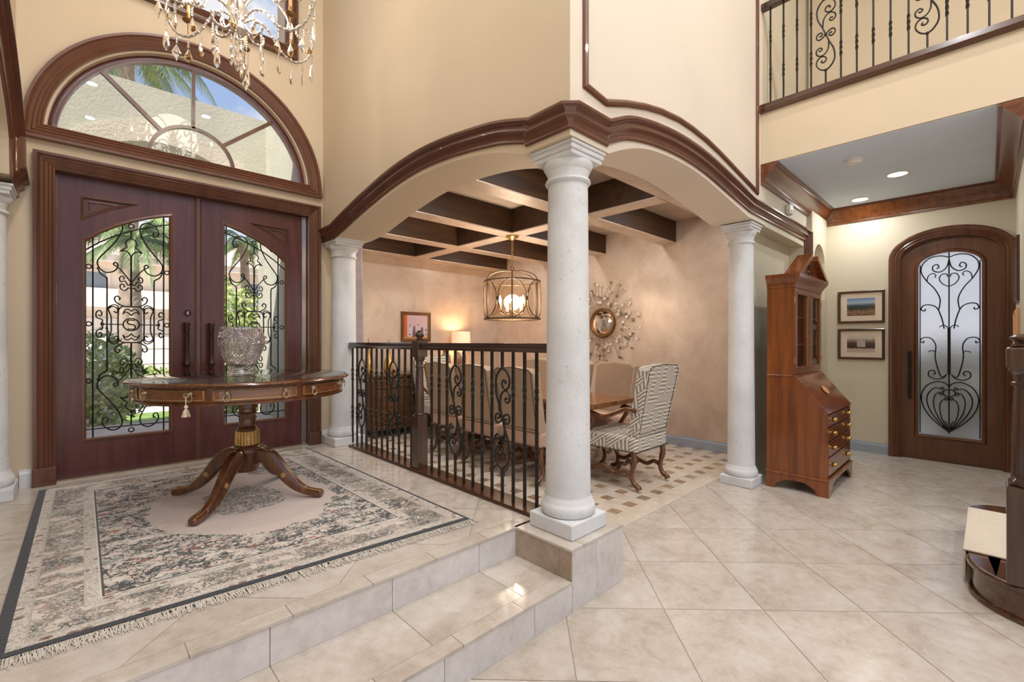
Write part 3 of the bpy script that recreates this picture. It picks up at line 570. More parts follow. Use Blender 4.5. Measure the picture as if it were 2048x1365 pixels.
def baseboard(name, a, b, N, mat, label, z, flip=False): struct(name, MB().sweep([(a[0], a[1], z), (b[0], b[1], z)], BB, N, flip=flip), mat, label)
baseboard('baseboard_back', (XB, YW-.05), (XB, .825), (-1,0,0), 'base_blue', 'pale grey baseboard under the hall pictures', 0, True)
baseboard('baseboard_mirror', (XM, YL), (XM, YW2), (-1,0,0), 'base_blue', 'blue grey baseboard along the dining wall', 0, True)
baseboard('baseboard_lamp', (XW2, YL), (XM, YL), (0,-1,0), 'base_blue', 'blue grey baseboard behind the buffet', 0, True)
baseboard('baseboard_front_left', (-.30, YD), (-.237, YD), (0,-1,0), 'base_white', 'white baseboard left of the double doors', ZE, True)
baseboard('baseboard_front_right', (1.823, YD), (XW+.1, YD), (0,-1,0), 'base_white', 'white baseboard right of the double doors', ZE, True)
# columns -----------------------------------------------------------
def column(x, y, z0, z1, label, r=.12):
    t = thing('stone_column', label, 'column', (x, y, z0), group='white stone columns'); H = z1-z0; k = r/.125
    mk('plinth', MB().box((-.166*k, -.166*k, 0), (.166*k, .166*k, .085)), 'stone', t, bevel=.008)
    mk('base_ring', MB().lathe([(.150*k,.085),(.160*k,.095),(.165*k,.115),(.162*k,.138),(.155*k,.150),(.152*k,.152),(.150*k,.165),(.140*k,.178),(.136*k,.19)], 40), 'stone', t, smooth=50)
    mk('shaft', MB().lathe([(.136*k,.19),(.134*k,.4),(.131*k,.8),(.127*k,1.2),(.122*k,H-.42),(.120*k,H-.19)], 40), 'stone', t, smooth=50)
    mk('capital', MB().lathe([(.120*k,H-.19),(.133*k,H-.187),(.138*k,H-.178),(.133*k,H-.167),(.121*k,H-.163),(.122*k,H-.14),(.128*k,H-.128),(.128*k,H-.118),(.136*k,H-.112),(.148*k,H-.092),(.150*k,H-.075),(.146*k,H-.07)], 40), 'stone', t, smooth=50)
    mk('abacus', MB().box((-.146*k, -.146*k, H-.07), (.146*k, .146*k, H-.045)).box((-.155*k, -.155*k, H-.045), (.155*k, .155*k, H-.018)).box((-.164*k, -.164*k, H-.018), (.164*k, .164*k, H)), 'stone', t, bevel=.005)
column(2.035, 1.665, ZE, 2.456, 'large white stone column on the tiled pedestal in the middle', .118)
column(2.003, 4.628, ZE, 2.42, 'white stone column between the double doors and the railing')
column(4.67, 1.66, 0, 2.50, 'white stone column beside the wooden secretary', .112)
column(-.462, 4.60, ZE, 2.42, 'white stone column cut by the left edge of the photo')
# entry doors -----------------------------------------------------------
def scroll_tube(mb, pts, fr, r=.0055, k=5, n=5, taper=False):
    P = smooth(pts, k); mb.tube([fr(p[0], p[1]) for p in P], r, n)
def spiral(cx, cy, r0, a0, turns, n=14, sx=1, sy=1):    # inward spiral starting at angle a0
    return [(cx+sx*r0*(1-.82*i/n)*math.cos(a0+2*PI*turns*i/n), cy+sy*r0*(1-.82*i/n)*math.sin(a0+2*PI*turns*i/n)) for i in range(n+1)]
GX, GY = .00117, .00150
def door_grill(parent, xc, zc, yg, zbot, topf, x0, x1):
    F = lambda a, b: (xc+a*GX, yg, zc+b*GY)
    bars = MB(); R = .0058
    for x in (x0+.012, xc-198*GX, xc+182*GX, x1-.012): bars.tube([(x, yg, zbot+.01), (x, yg, topf(x)-.008)], R, 5)
    for off in (.010, .085): bars.tube([(lerp(x0, x1, i/12)*.985+.0075*(x0+x1), yg, topf(lerp(x0, x1, i/12))-off) for i in range(13)], R, 5)
    for zz in (zbot+.012, zbot+.085): bars.tube([(x0+.005, yg, zz), (x1-.005, yg, zz)], R, 5)
    bars.tube([F(0, 370), F(0, 97)], R*1.15, 5); bars.tube([F(0, -97), F(0, -370)], R*1.15, 5)
    bars.tube([(xc, yg, zc+470*GY), (xc, yg, topf(xc)-.085)], R, 5); bars.tube([(xc, yg, zc-470*GY), (xc, yg, zbot+.085)], R, 5)
    bars.tube([F(43, 0), F(150, 0)], R*.8, 5); bars.tube([F(-43, 0), F(-150, 0)], R*.8, 5)
    mk('grill_bars', bars, 'iron', parent)
    scr = MB()
    for sx in (1, -1):
        scr.prism([F(sx*165, 0), F(sx*142, 9), F(sx*142, -9)], (0, 1, 0), .006)
        for sy in (1, -1):
            G = lambda a, b: F(a*sx, b*sy)
            C = lambda pts, r=.0055: scroll_tube(scr, pts, G, r)
            C([(96,322),(86,334),(72,326),(74,304),(94,284),(130,276),(160,290),(176,318),(168,348),(120,402),(80,452),(48,515),(58,554),(97,568),(136,550),(152,522),(144,498),(126,498),(122,514),(134,518)])
            C([(0,370),(14,392),(36,402),(58,396),(40,412),(24,424),(32,444),(18,464),(0,470)], .0050)
            C([(0,98),(28,98),(58,106),(82,122),(88,142),(74,152),(60,142),(66,132)])
            C([(0,196),(18,200),(30,186),(52,190),(60,208),(48,220),(36,210),(42,202)], .005); C([(0,232),(16,214),(34,236),(56,232),(62,250),(50,262),(38,254),(44,244)], .005)
            C([(0,230),(26,262),(60,300),(96,322)], .005)
            C([(127,0),(127,120),(127,236),(134,252),(160,268),(176,300)], .0055)
            C([(70,76),(70,96),(86,106),(108,100),(122,84),(107,40),(107,0)], .005); C([(92,72),(80,62),(72,76),(82,92),(104,94),(126,76)], .005)
            C([(172,50),(160,44),(154,58),(166,72),(182,58),(178,34),(150,22),(158,0)], .005)
            C([(0,48),(12,62),(34,68),(44,56),(34,78),(16,84),(0,72)], .005)
        for b in (-300, 0, 300):
            cx = (xc+182*GX+x1-.012)/2 if sx > 0 else (x0+.012+xc-198*GX)/2
            scr.tube([(cx+.017*math.cos(2*PI*i/12), yg, zc+b*GY+.017*math.sin(2*PI*i/12)) for i in range(12)], .005, 5, closed=True)
    med = [(70,60),(62,86),(40,98),(-40,98),(-62,86),(-70,60),(-70,-60),(-62,-86),(-40,-98),(40,-98),(62,-86),(70,-60)]
    scr.tube([F(*p) for p in smooth(med, 3, True)], .0055, 5, closed=True)
    scr.tube([F(44*math.cos(2*PI*i/20), 34*math.sin(2*PI*i/20)) for i in range(20)], .0055, 5, closed=True)
    scroll_tube(scr, [(20,24),(-14,24),(-22,12),(-10,2),(12,-2),(22,-12),(14,-24),(-20,-24)], F, .0055)
    for b in (zbot+.048, topf(xc)-.047): scr.tube([(xc+.018*math.cos(2*PI*i/12), yg, b+.018*math.sin(2*PI*i/12)) for i in range(12)], .005, 5, closed=True)
    mk('grill_scrollwork', scr, 'iron', parent, smooth=60)
def entry_door(idx, s, label):
    X = lambda x: DX+s*(x-DX)                   # s=1 left leaf as measured, s=-1 mirrored
    t = thing('door_%d' % idx, label, None, (X(-.11), 4.85, ZE+.012), kind='structure')
    top = [(.03, 2.165), (.12, 2.245), (.22, 2.315), (.32, 2.37), (.42, 2.415), (.51, 2.447), (.59, 2.468)]
    topl = lambda x: interp(top, x) if s > 0 else interp(top, 2*DX-x)
    hole = [(.03, .60)]+top+[(.59, .60)]
    tri = [(.02, 2.315), (.02, 2.505), (.37, 2.505), (.20, 2.43)]
    tin = [(.055, 2.375), (.055, 2.475), (.25, 2.475), (.16, 2.44)]
    x1 = .757
    O = lambda pts: [(X(x), z) for x, z in pts]
    leaf = MB().plate(O([(-.112, ZE+.012), (x1, ZE+.012), (x1, 2.645), (-.112, 2.645)]), [O(hole), O(tri)], lambda x, z, d: (x, 4.85+d, z), .05)
    lf = mk('door_leaf', leaf, 'door', t, world=True)
    tp = MB().plate(O(tri), [], lambda x, z, d: (x, 4.862+d, z), .03); mk('corner_panel', tp, 'door', t, world=True)
    q = MB().sweep([(X(x), 4.85, z) for x, z in tri], [(0,-.012),(0,.006),(.008,.010),(.014,.004),(.016,0),(.016,-.012)], (0,-1,0), closed=True, flip=s < 0)
    q.sweep([(X(x), 4.862, z) for x, z in tin], [(0,0),(0,.008),(.008,.010),(.014,0)], (0,-1,0), closed=True, flip=s < 0)
    mk('panel_moulding', q, 'trim', t, world=True)
    gm = MB().sweep([(X(x), 4.85, z) for x, z in hole], [(-.004,-.02),(-.004,.008),(.012,.012),(.020,.004),(.022,0)], (0,-1,0), closed=True, flip=s < 0); mk('glass_moulding', gm, 'trim', t, world=True)
    mk('glass_pane', MB().plate(O([(x, z) for x, z in hole]), [], lambda x, z, d: (x, 4.888+d, z), .006), 'glass', t, world=True)
    xa, xb = sorted((X(.03), X(.59)))
    tmp = bpy.data.objects.new('iron_grill', None)
    door_grill(tmp, X(.322), 1.515, 4.866, .602, topl, xa, xb)
    for ch in list(tmp.children): ch.data.transform(t.matrix_world.inverted()); ch.parent = t
    bpy.data.objects.remove(tmp)
    # bronze pull handle with collars
    hx_, hm = X(.685), MB()
    for zz, r in ((1.50, .016), (1.10, .014)): hm.tube([(hx_, 4.85, zz), (hx_, 4.79, zz)], r, 8)
    hm.tube([(hx_, 4.782, z) for z in (1.54, 1.52, 1.50, 1.48, 1.46, 1.38, 1.28, 1.20, 1.18, 1.16, 1.14, 1.08, 1.0)], [.022, .028, .019, .026, .018, .021, .019, .022, .032, .021, .017, .018, .013], 10)
    mk('pull_handle', hm, 'bronze', t, world=True, smooth=50)
    if s > 0:
        k = MB().tube([(.700, 4.85, 1.625), (.700, 4.838, 1.625)], .028, 16); mk('lock_rosette', k, 'bronze', t, world=True); mk('keyhole', MB().box((.694, 4.834, 1.612), (.706, 4.838, 1.638)), 'pewter', t, world=True)
        mk('astragal', MB().sweep([(.7765, 4.85, ZE+.012), (.7765, 4.85, 2.645)], [(-.022,0),(-.022,.012),(-.012,.020),(.012,.020),(.022,.012),(.022,0)], (0,-1,0)), 'trim', t, world=True)
    return t
entry_door(1, 1, 'left mahogany entry door leaf with scrolled iron grill and oval lock')
entry_door(2, -1, 'right mahogany entry door leaf with iron grill, behind the crystal vase')
struct('trim_11', MB().box((-.15, 4.80, ZE), (1.737, 4.92, ZE+.011)), 'pewter', 'metal threshold under the double doors')
struct('trim_12', MB().box((-.152, 4.84, ZE+.011), (-.113, 4.95, 2.68)).box((1.665+.034, 4.84, ZE+.011), (1.738, 4.95, 2.68)).box((-.113, 4.84, 2.647), (1.699, 4.95, 2.68)), 'trim', 'door frame jamb of the double doors')
# fanlight -----------------------------------------------------------
fw = thing('window_1', 'half round fanlight window with spoked muntins above the doors', None, (FC, 4.9, 2.97), kind='structure')
rim = [(x, 4.875, z) for x, z in arc(FC, FZ, .885, PI-.078, .078, 48)]
mk('window_frame', MB().sweep(rim, [(-.004,-.03),(-.004,.02),(.02,.026),(.046,.02),(.046,-.03)], (0,-1,0), closed=True, flip=True), 'door', fw, world=True, smooth=30)
HC, HZ, HR = .745, 2.955, .31
def mbar(a, b): return MB().box((-.013, -.016, 0), (.013, .016, (Vector(b)-Vector(a)).length)).xf(Matrix.Translation(a) @ Vector((b[0]-a[0], b[1]-a[1], b[2]-a[2])).to_track_quat('Z', 'Y').to_matrix().to_4x4())
for a, b in (((.52, 3.175), (.118, 3.55)), ((.745, 3.262), (.745, 3.785)), ((.97, 3.175), (1.385, 3.53))): mk('muntin', mbar((a[0], 4.872, a[1]), (b[0], 4.872, b[1])), 'trim', fw, world=True)
mk('muntin_arch', MB().sweep([(x, 4.872, z) for x, z in arc(HC, HZ, HR, PI, 0, 24)], [(-.013,-.016),(-.013,.016),(.013,.016),(.013,-.016)], (0,-1,0)), 'trim', fw, world=True)
def pane(a0, a1, inner):
    o = []
    if inner: pts = arc(HC, HZ, HR-.01, PI, 0, 20)
    else:
        out = [(x, z) for x, z in arc(FC, FZ, .884, a0, a1, 14)]; pts = out+[(x, max(z, 2.968)) for x, z in arc(HC, HZ, HR+.01, a1, a0, 10)]
    pts = [(x, max(z, 2.968)) for x, z in pts]
    return MB().plate(pts[::-1], [], lambda x, z, d: (x, 4.884+d, z), .004)
for a0, a1 in ((PI-.08, 2.37), (2.36, PI/2+.01), (PI/2-.01, .79), (.78, .08)): mk('glass_pane', pane(a0, a1, False), 'glass', fw, world=True)
mk('glass_pane', pane(0, 0, True), 'glass', fw, world=True)
# upper window
uw = thing('window_2', 'bright upper foyer window behind the crystal chandelier', None, (DX, 4.86, 4.3), kind='structure')
mk('window_frame', MB().sweep([(.07, YD, 4.30), (1.48, YD, 4.30), (1.48, YD, 5.8), (.07, YD, 5.8)], CAS, (0,-1,0), closed=True), 'trim', uw, world=True)
for x0_, x1_ in ((.075, .76), (.79, 1.475)): mk('glass_pane', MB().box((x0_, 4.89, 4.305), (x1_, 4.896, 5.795)), 'glass', uw, world=True)
mk('mullion', MB().box((.76, 4.87, 4.305), (.79, 4.9, 5.795)), 'trim', uw, world=True)
# hall door -----------------------------------------------------------
hd = thing('door_3', 'brown arched hall door with iron flower grill over rippled glass', None, (XB, .3, 0), kind='structure')
HYC = .305
def harch(hw, zs, rise): return [(HYC+hw, 0.004)]+[(HYC+hw*math.cos(PI*i/20), zs+rise*math.sin(PI*i/20)) for i in range(21)]+[(HYC-hw, .004)]
hxf = lambda y, z, d: (XB-.0+d, y, z)
ghole = [(HYC+.262, .29)]+[(HYC+.262*math.cos(PI*i/16), 2.24+.15*math.sin(PI*i/16)) for i in range(17)]+[(HYC-.262, .29)]
mk('door_leaf', MB().plate(harch(.45, 2.345, .235), [ghole], lambda y, z, d: (XB+.03+d, y, z), .05), 'door_hall', hd, world=True)
mk('glass_pane', MB().plate(ghole, [], lambda y, z, d: (XB+.055+d, y, z), .006), 'obscure', hd, world=True)
mk('glass_moulding', MB().sweep([(XB+.03, y, z) for y, z in ghole], [(-.004,-.02),(-.004,.012),(.020,.018),(.034,.006),(.036,0)], (-1,0,0), closed=True, flip=True), 'door_hall', hd, world=True)
HCAS = [(0,-.03),(0,.030),(.016,.040),(.026,.034),(.044,.046),(.056,.040),(.076,.054),(.10,.058),(.112,.05),(.112,0)]
mk('door_casing', MB().sweep([(XB, y, z) for y, z in harch(.41, 2.345, .215)], HCAS, (-1,0,0), flip=True), 'door_hall', hd, world=True, smooth=30)
hh = MB().box((XB-.035, .62, .70), (XB-.02, .655, 1.26)).box((XB-.02, .63, .74), (XB+.03, .645, .76)).box((XB-.02, .63, 1.2), (XB+.03, .645, 1.22))
for k in range(11): hh.sphere((XB-.036, .6375, .74+.048*k), .012, 8, 5)
mk('pull_handle', hh, 'iron', hd, world=True)
gi = MB(); HF = lambda a, b: (XB+.04, HYC-a, b)      # a to the right in the photo
gi.tube([HF(0, .33), HF(0, 2.385)], .006, 5); gi.tube([HF(0, 1.0), HF(0, 1.52)], .013, 6)
for sx in (1, -1):
    G = lambda a, b: HF(a*sx, b); C = lambda pts, r=.0062: scroll_tube(gi, pts, G, r)
    gi.tube([HF(sx*.245, .31), HF(sx*.245, 2.27)], .005, 5)
    C([(.0,2.33),(.07,2.355),(.16,2.34),(.225,2.27),(.235,2.18),(.19,2.08),(.12,1.98),(.075,1.86),(.085,1.74)]); C([(.0,2.31),(.02,2.22),(.075,2.17),(.13,2.19),(.135,2.24),(.10,2.26),(.085,2.225),(.105,2.21)])
    C([(.185,2.07),(.175,2.13),(.14,2.16),(.11,2.14),(.12,2.11)], .005)
    C([(0,2.0),(.05,2.03),(.08,2.09),(.06,2.14),(.02,2.14),(.012,2.11)], .0055)
    C([(.04,1.52),(.06,1.64),(.10,1.76),(.165,1.80),(.22,1.79),(.235,1.745),(.205,1.73),(.20,1.755)]); C([(.0,1.5),(.02,1.545),(.05,1.56),(.08,1.54)], .005)
    C([(.02,1.0),(.06,.97),(.09,1.05),(.115,1.20),(.11,1.33),(.15,1.41),(.215,1.42),(.245,1.38),(.215,1.36),(.212,1.385)]); C([(.112,1.25),(.14,1.27),(.175,1.255)], .005)
    C([(.02,1.0),(.055,.955),(.12,.945),(.17,.98),(.165,1.03),(.13,1.04),(.115,1.01),(.135,.995)])
    C([(0,.86),(.03,.90),(.10,.915),(.19,.86),(.235,.74),(.21,.60),(.13,.47),(0,.345)]); C([(.055,.83),(.12,.84),(.175,.77),(.185,.67),(.14,.54),(.06,.42),(.01,.36)]); C([(.06,.80),(.11,.77),(.13,.68),(.11,.56),(.05,.43),(.01,.36)], .0055)
    C([(.02,.72),(.06,.70),(.078,.62),(.06,.50),(.01,.37)], .0055); C([(.01,.38),(.02,.44),(.035,.47)], .005)
    for a, b in ((.055, .84), (.065, .78), (.02, .725)): gi.tube([HF(sx*(a+.014*math.cos(2*PI*i/8)), b+.014*math.sin(2*PI*i/8)) for i in range(8)], .006, 5, closed=True)
gi.tube([HF(.052*math.cos(2*PI*i/16), .79+.04*math.sin(2*PI*i/16)) for i in range(16)], .006, 5, closed=True)
mk('iron_grill', gi, 'iron', hd, world=True, smooth=60)
# ------------------------------------------------------------------ railing between entry and dining room
ZR = 1.365
def twist_bar(mb, x, y, z0, z1, bands, r=.0085, n=4):
    zs = [z0]; 
    for a, b in bands: zs += [a+(b-a)*i/10 for i in range(11)]
    zs.append(z1); ang = 0; v = []; f = []
    for k, z in enumerate(zs):
        tw = 0
        for a, b in bands:
            if z > a: tw += min(1, (z-a)/(b-a))*PI*1.5
        rr = r*(1.25 if any(a < z < b for a, b in bands) else 1)
        for i in range(n): q = tw+PI/4+i*PI/2; v.append((x+rr*1.3*math.cos(q), y+rr*1.3*math.sin(q), z))
    for k in range(len(zs)-1):
        for i in range(n): f.append((k*n+i, k*n+(i+1) % n, (k+1)*n+(i+1) % n, (k+1)*n+i))
    f.append((3, 2, 1, 0)); m = (len(zs)-1)*n; f.append((m, m+1, m+2, m+3)); return mb.add(v, f)
def scroll_panel(mb, fr, r=.0075):       # fr(a,b): a px across, b px down of an 815 px tall panel
    S = lambda pts, rr=r: mb.tube([fr(p[0], p[1]) for p in smooth(pts, 5)], rr, 6)
    S([(0,0),(-30,20),(-58,70),(-68,130),(-58,220),(-28,310),(0,407),(28,504),(58,594),(68,684),(58,745),(30,795),(0,815)], r*1.15)
    for s in (1, -1):
        T = lambda pts: S([(a*s, b if s > 0 else 815-b) for a, b in pts])
        T([(0,0),(40,24),(70,84),(64,140),(34,168),(4,152),(-4,118),(14,94),(34,106),(26,124)])
        T([(-22,318),(-18,240),(6,190),(42,180),(70,212),(70,256),(46,276),(28,254),(42,236),(52,248)])
        T([(0,407),(22,380),(50,368),(70,392),(64,432),(40,444),(24,424),(36,404),(48,412)])
        mb.sphere(fr(0, 0 if s > 0 else 815), .013, 8, 6)
    mb.sphere(fr(0, 407), .013, 8, 6)
rl = thing('stair_railing', 'iron and dark wood railing between the entry landing and the dining room', 'railing', (2.03, 3.2, ZE))
RAILP = [(-.034,0),(-.034,.02),(-.024,.030),(-.030,.042),(-.026,.056),(.026,.056),(.030,.042),(.024,.030),(.034,.02),(.034,0)]
def handrail(y0, y1): return MB().sweep([(2.03, y0, ZR-.056), (2.03, y1, ZR-.056)], [(a, b) for a, b in RAILP], (0,0,1))
mk('handrail', handrail(1.80, 3.15), 'rail', rl, world=True, smooth=40); mk('handrail', handrail(3.29, 4.69), 'rail', rl, world=True, smooth=40)
mk('sill_board', MB().box((1.965, 1.872, ZE), (2.118, 4.42, ZE+.022)).box((1.958, 1.872, ZE), (1.968, 4.42, ZE+.012)), 'sill', rl, world=True, bevel=.003)
NYP = 3.22
nw = MB().box((1.983, NYP-.047, ZE+.02), (2.077, NYP+.047, .77)); mk('newel_base', nw, 'newel', rl, world=True, bevel=.004)
mk('newel_shaft', MB().lathe([(.040,.77),(.044,.776),(.044,.785),(.036,.792),(.036,.80),(.038,.81),(.034,1.0),(.029,1.16),(.036,1.165),(.036,1.175),(.030,1.18),(.030,1.215),(.038,1.22),(.044,1.235),(.044,1.25)], 20, (2.03, NYP, 0)), 'newel', rl, world=True, smooth=50)
mk('newel_block', MB().box((1.983, NYP-.047, 1.25), (2.077, NYP+.047, 1.385)), 'newel', rl, world=True, bevel=.006)
mk('newel_finial', MB().lathe([(.036,1.385),(.038,1.392),(.022,1.40),(.022,1.408),(.034,1.418),(.038,1.432),(.032,1.446),(.020,1.452),(.022,1.46),(.012,1.468)], 20, (2.03, NYP, 0)), 'newel', rl, world=True, smooth=50)
ky = [1.905+.1035*i for i in range(12)]; fy = [3.345+.1025*i for i in range(13)]
ZB0, ZB1 = ZE+.022, ZR-.056
for grp, pan in ((ky, (3, 8)), (fy, (3, 9))):
    for i, y in enumerate(grp):
        if y > 4.66: continue
        b = MB()
        if i in pan:
            zt, zb = 1.20, .535; G_ = lambda p, q, y=y: (2.03, y-p*.00098, zt-(zt-zb)*q/815)
            twist_bar(b, 2.03, y, ZB0, zb, []); twist_bar(b, 2.03, y, zt, ZB1, []); scroll_panel(b, G_); mk('scroll_baluster', b, 'iron_bal', rl, world=True, smooth=50)
        else: mk('baluster', twist_bar(b, 2.03, y, ZB0, ZB1, [(.60, .74), (.98, 1.12)]), 'iron_bal', rl, world=True)
# balcony railing -----------------------------------------------------------
br = thing('balcony_railing', 'iron balusters along the balcony above the hall', 'railing', (4.77, .7, 3.55))
mk('shoe_rail', MB().sweep([(XBAL-.02, YW-.0006, 3.55), (XBAL-.02, -2.6, 3.55)], [(-.012,0),(-.02,.03),(-.012,.075),(.09,.075),(.10,.03),(.10,0)], (0,0,1), flip=True), 'sill', br, world=True)
mk('handrail', MB().box((4.735, -2.6, 4.55), (4.805, YW-.001, 4.61)), 'rail', br, world=True, bevel=.01)
for i in range(34):
    y = 1.43-.1105*i; b = MB()
    if i % 6 == 4:
        zt, zb = 4.40, 3.77; G_ = lambda p, q, y=y: (4.77, y-p*.00098, zt-(zt-zb)*q/815)
        twist_bar(b, 4.77, y, 3.625, zb, [], .007); twist_bar(b, 4.77, y, zt, 4.55, [], .007); scroll_panel(b, G_, .006); mk('scroll_baluster', b, 'iron', br, world=True, smooth=50)
    else: mk('baluster', twist_bar(b, 4.77, y, 3.625, 4.55, [(3.84, 3.98), (4.2, 4.34)], .007), 'iron', br, world=True)
# starting step of the staircase with newel -----------------------------------------------------------
sp_ = thing('stair_step', 'dark wood bullnose starting step of the staircase at the right edge', 'step', (4.0, -.3, 0))
def step_outline(o):
    L_ = [(3.62, .085+o)]+[(3.62-.36*math.sin(a)-o*math.sin(a), -.275+(.36+o)*math.cos(a)) for a in [PI/2*i/12 for i in range(1, 13)]]
    R_ = [(4.62+(.2+o)*math.sin(a), -.115+(.2+o)*math.cos(a)) for a in [PI/2*i/8 for i in range(8, -1, -1)]]
    return [(3.26-o, -.7)]+L_[::-1]+R_+[(4.82+o, -.7)]
mk('riser', MB().prism([(x, y, .012) for x, y in step_outline(-.025)], (0,0,1), .14), 'step_wood', sp_, world=True, smooth=40)
mk('tread', MB().prism([(x, y, .15) for x, y in step_outline(0)], (0,0,1), .033), 'step_wood', sp_, world=True, bevel=.012, seg=3)
mk('shoe_moulding', MB().prism([(x, y, 0) for x, y in step_outline(-.005)], (0,0,1), .022), 'step_wood', sp_, world=True, bevel=.008)
mk('carpet_runner', MB().box((3.66, -.66, .1835), (4.60, .10, .197)).box((3.66, .0865, .03), (4.60, .10, .1825)), 'carpet', sp_, world=True, bevel=.008, seg=3)['label'] = 'cream carpet runner'
nl = thing('stair_newel', 'glossy dark turned newel post on the starting step', 'newel post', (3.375, -.135, .1842))
N_ = MB().box((-.072, -.072, 0), (.072, .072, .48)); mk('newel_base', N_, 'newel', nl, bevel=.006)
mk('newel_shaft', MB().lathe([(.060,.48),(.066,.49),(.066,.505),(.056,.515),(.058,.54),(.054,.75),(.046,.97),(.056,.975),(.056,.99),(.048,.995),(.048,1.03),(.060,1.04),(.066,1.055)], 28), 'newel', nl, smooth=50)
mk('newel_block', MB().box((-.072, -.072, 1.055), (.072, .072, 1.165)), 'newel', nl, bevel=.01)
mk('newel_finial', MB().lathe([(.050,1.165),(.056,1.17),(.056,1.18),(.044,1.185),(.046,1.195),(.060,1.203),(.062,1.215),(.050,1.224),(.040,1.227),(.02,1.23)], 28), 'newel', nl, smooth=50)
# ------------------------------------------------------------------ rug
A_, B_, C_, D_ = Vector((-.193, 4.59, 0)), Vector((1.63, 4.62, 0)), Vector((1.672, 2.107, 0)), Vector((-.215, 2.245, 0))
NU, NV = 30, 38; me = bpy.data.meshes.new('rug'); vs_, fs_, uv_ = [], [], []
def rugp(s, t): return (A_*(1-s)+B_*s)*t+(D_*(1-s)+C_*s)*(1-t)
for j in range(NV+1):
    for i in range(NU+1): p = rugp(i/NU, j/NV); vs_.append((p.x, p.y, ZE+.012))
for j in range(NV):
    for i in range(NU): k = j*(NU+1)+i; fs_.append((k, k+1, k+NU+2, k+NU+1))
me.from_pydata(vs_, [], fs_); ul = me.uv_layers.new(name='UVMap')
for lp in me.loops: i = lp.vertex_index; ul.data[lp.index].uv = ((i % (NU+1))/NU, (i//(NU+1))/NV)
me.materials.append(M_('rug')); rg = bpy.data.objects.new('area_rug', me); COL.objects.link(rg)
tag(rg, 'floral oriental area rug with pale oval centre under the round table', 'rug')
mk('rug_backing', MB().prism([(p.x, p.y, ZE+.0005) for p in (rugp(0,0), rugp(1,0), rugp(1,1), rugp(0,1))], (0,0,1), .0112), 'rug_edge', rg)
fg = MB()
for k in range(900):
    s = k/899; e = rugp(s, 0); d = Vector((random.uniform(-.35, .35), -1, 0)).normalized(); l = random.uniform(.045, .08); b = random.uniform(-.4, .4)
    side = Vector((-d.y, d.x, 0)); p0 = e+Vector((0, .004, ZE+.008)); pts = [p0, p0+d*l*.35+side*b*.01+Vector((0,0,random.uniform(-.004,.004))), p0+d*l*.7+side*b*.022+Vector((0,0,-.004)), p0+d*l+side*b*.03]
    pts[-1].z = ZE+.003; pts[2].z = max(ZE+.003, pts[2].z); fg.tube(pts, [.0022, .002, .0018, .001], 3)
tag(mk('fringe', fg, 'fringe', rg), 'cream knotted fringe along the front edge', None, None, 'stuff')
# ------------------------------------------------------------------ round entry table
TB = thing('entry_table', 'round mahogany drum table on four splayed legs in the entry', 'table', (.83, 3.45, ZE+.012), rz=-.03)
TR, TZ = .64, .815
mk('table_top', MB().lathe([(.585,TZ-.022),(TR-.006,TZ-.022),(TR+.004,TZ-.014),(TR-.002,TZ-.006),(TR-.012,TZ)], 96), 'table_wood', TB, smooth=40)
mk('glass_top', MB().lathe([(.622,TZ+.0004),(.624,TZ+.003),(.620,TZ+.006)], 96), 'glass_table', TB, smooth=40)
mk('apron', MB().lathe([(.58,TZ-.128),(.60,TZ-.126),(.602,TZ-.112),(.594,TZ-.106),(.594,TZ-.03),(.60,TZ-.022)], 96), 'table_wood', TB, smooth=40)
nd = 8
for k in range(nd):
    a0, a1 = 2*PI*(k+.03)/nd+.27, 2*PI*(k+.97)/nd+.27; dr = MB(); v = []; n = 12
    for i in range(n+1):
        a = lerp(a0, a1, i/n)
        for r, z in ((.590, TZ-.1), (.5985, TZ-.1), (.5985, TZ-.036), (.590, TZ-.036)): v.append((r*math.cos(a), r*math.sin(a), z))
    f = [(i*4+j, (i+1)*4+j, (i+1)*4+(j+1) % 4, i*4+(j+1) % 4) for i in range(n) for j in range(4)]+[(3,2,1,0), (n*4, n*4+1, n*4+2, n*4+3)]
    D = mk('drawer', dr.add(v, f), 'drawer_wood', TB)
    bd = MB(); loop = [(lerp(a0+.02, a1-.02, i/10), TZ-.093) for i in range(11)]+[(lerp(a1-.02, a0+.02, i/10), TZ-.043) for i in range(11)]
    bd.tube([(.5995*math.cos(a), .5995*math.sin(a), z) for a, z in loop], .003, 4, closed=True); mk('gilt_line', bd, 'gilt', D)
    for q in (.17, .83):
        a = lerp(a0, a1, q); c = Vector((.602*math.cos(a), .602*math.sin(a), TZ-.055)); o = Vector((math.cos(a), math.sin(a), 0)); s_ = Vector((-o.y, o.x, 0)); pl = MB()
        pl.sphere(c, .014, 8, 6, (1, 1, 1.2)); pl.sphere(c+o*.012, .008, 6, 5)
        pl.tube([c+o*.014+s_*(.016*math.cos(2*PI*i/14))+Vector((0,0,-.026+.020*math.sin(2*PI*i/14))) for i in range(14)], .0028, 5, closed=True); mk('ring_pull', pl, 'pewter', D, smooth=50)
mk('pedestal_shaft', MB().lathe([(.13,TZ-.13),(.075,TZ-.15),(.055,TZ-.16),(.062,.60),(.052,.595),(.052,.57),(.058,.565),(.050,.555),(.050,.475),(.054,.47),(.062,.462),(.064,.452),(.058,.446)], 32), 'table_wood', TB, smooth=40)
rd = MB().lathe([(.060,.446),(.064,.44),(.066,.36),(.064,.352)], 32)
for k in range(20): a = 2*PI*k/20; rd.tube([(.064*math.cos(a), .064*math.sin(a), .444), (.0665*math.cos(a), .0665*math.sin(a), .40), (.066*math.cos(a), .066*math.sin(a), .355)], .0085, 6)
mk('reeded_collar', rd, 'gilt', TB, smooth=50)
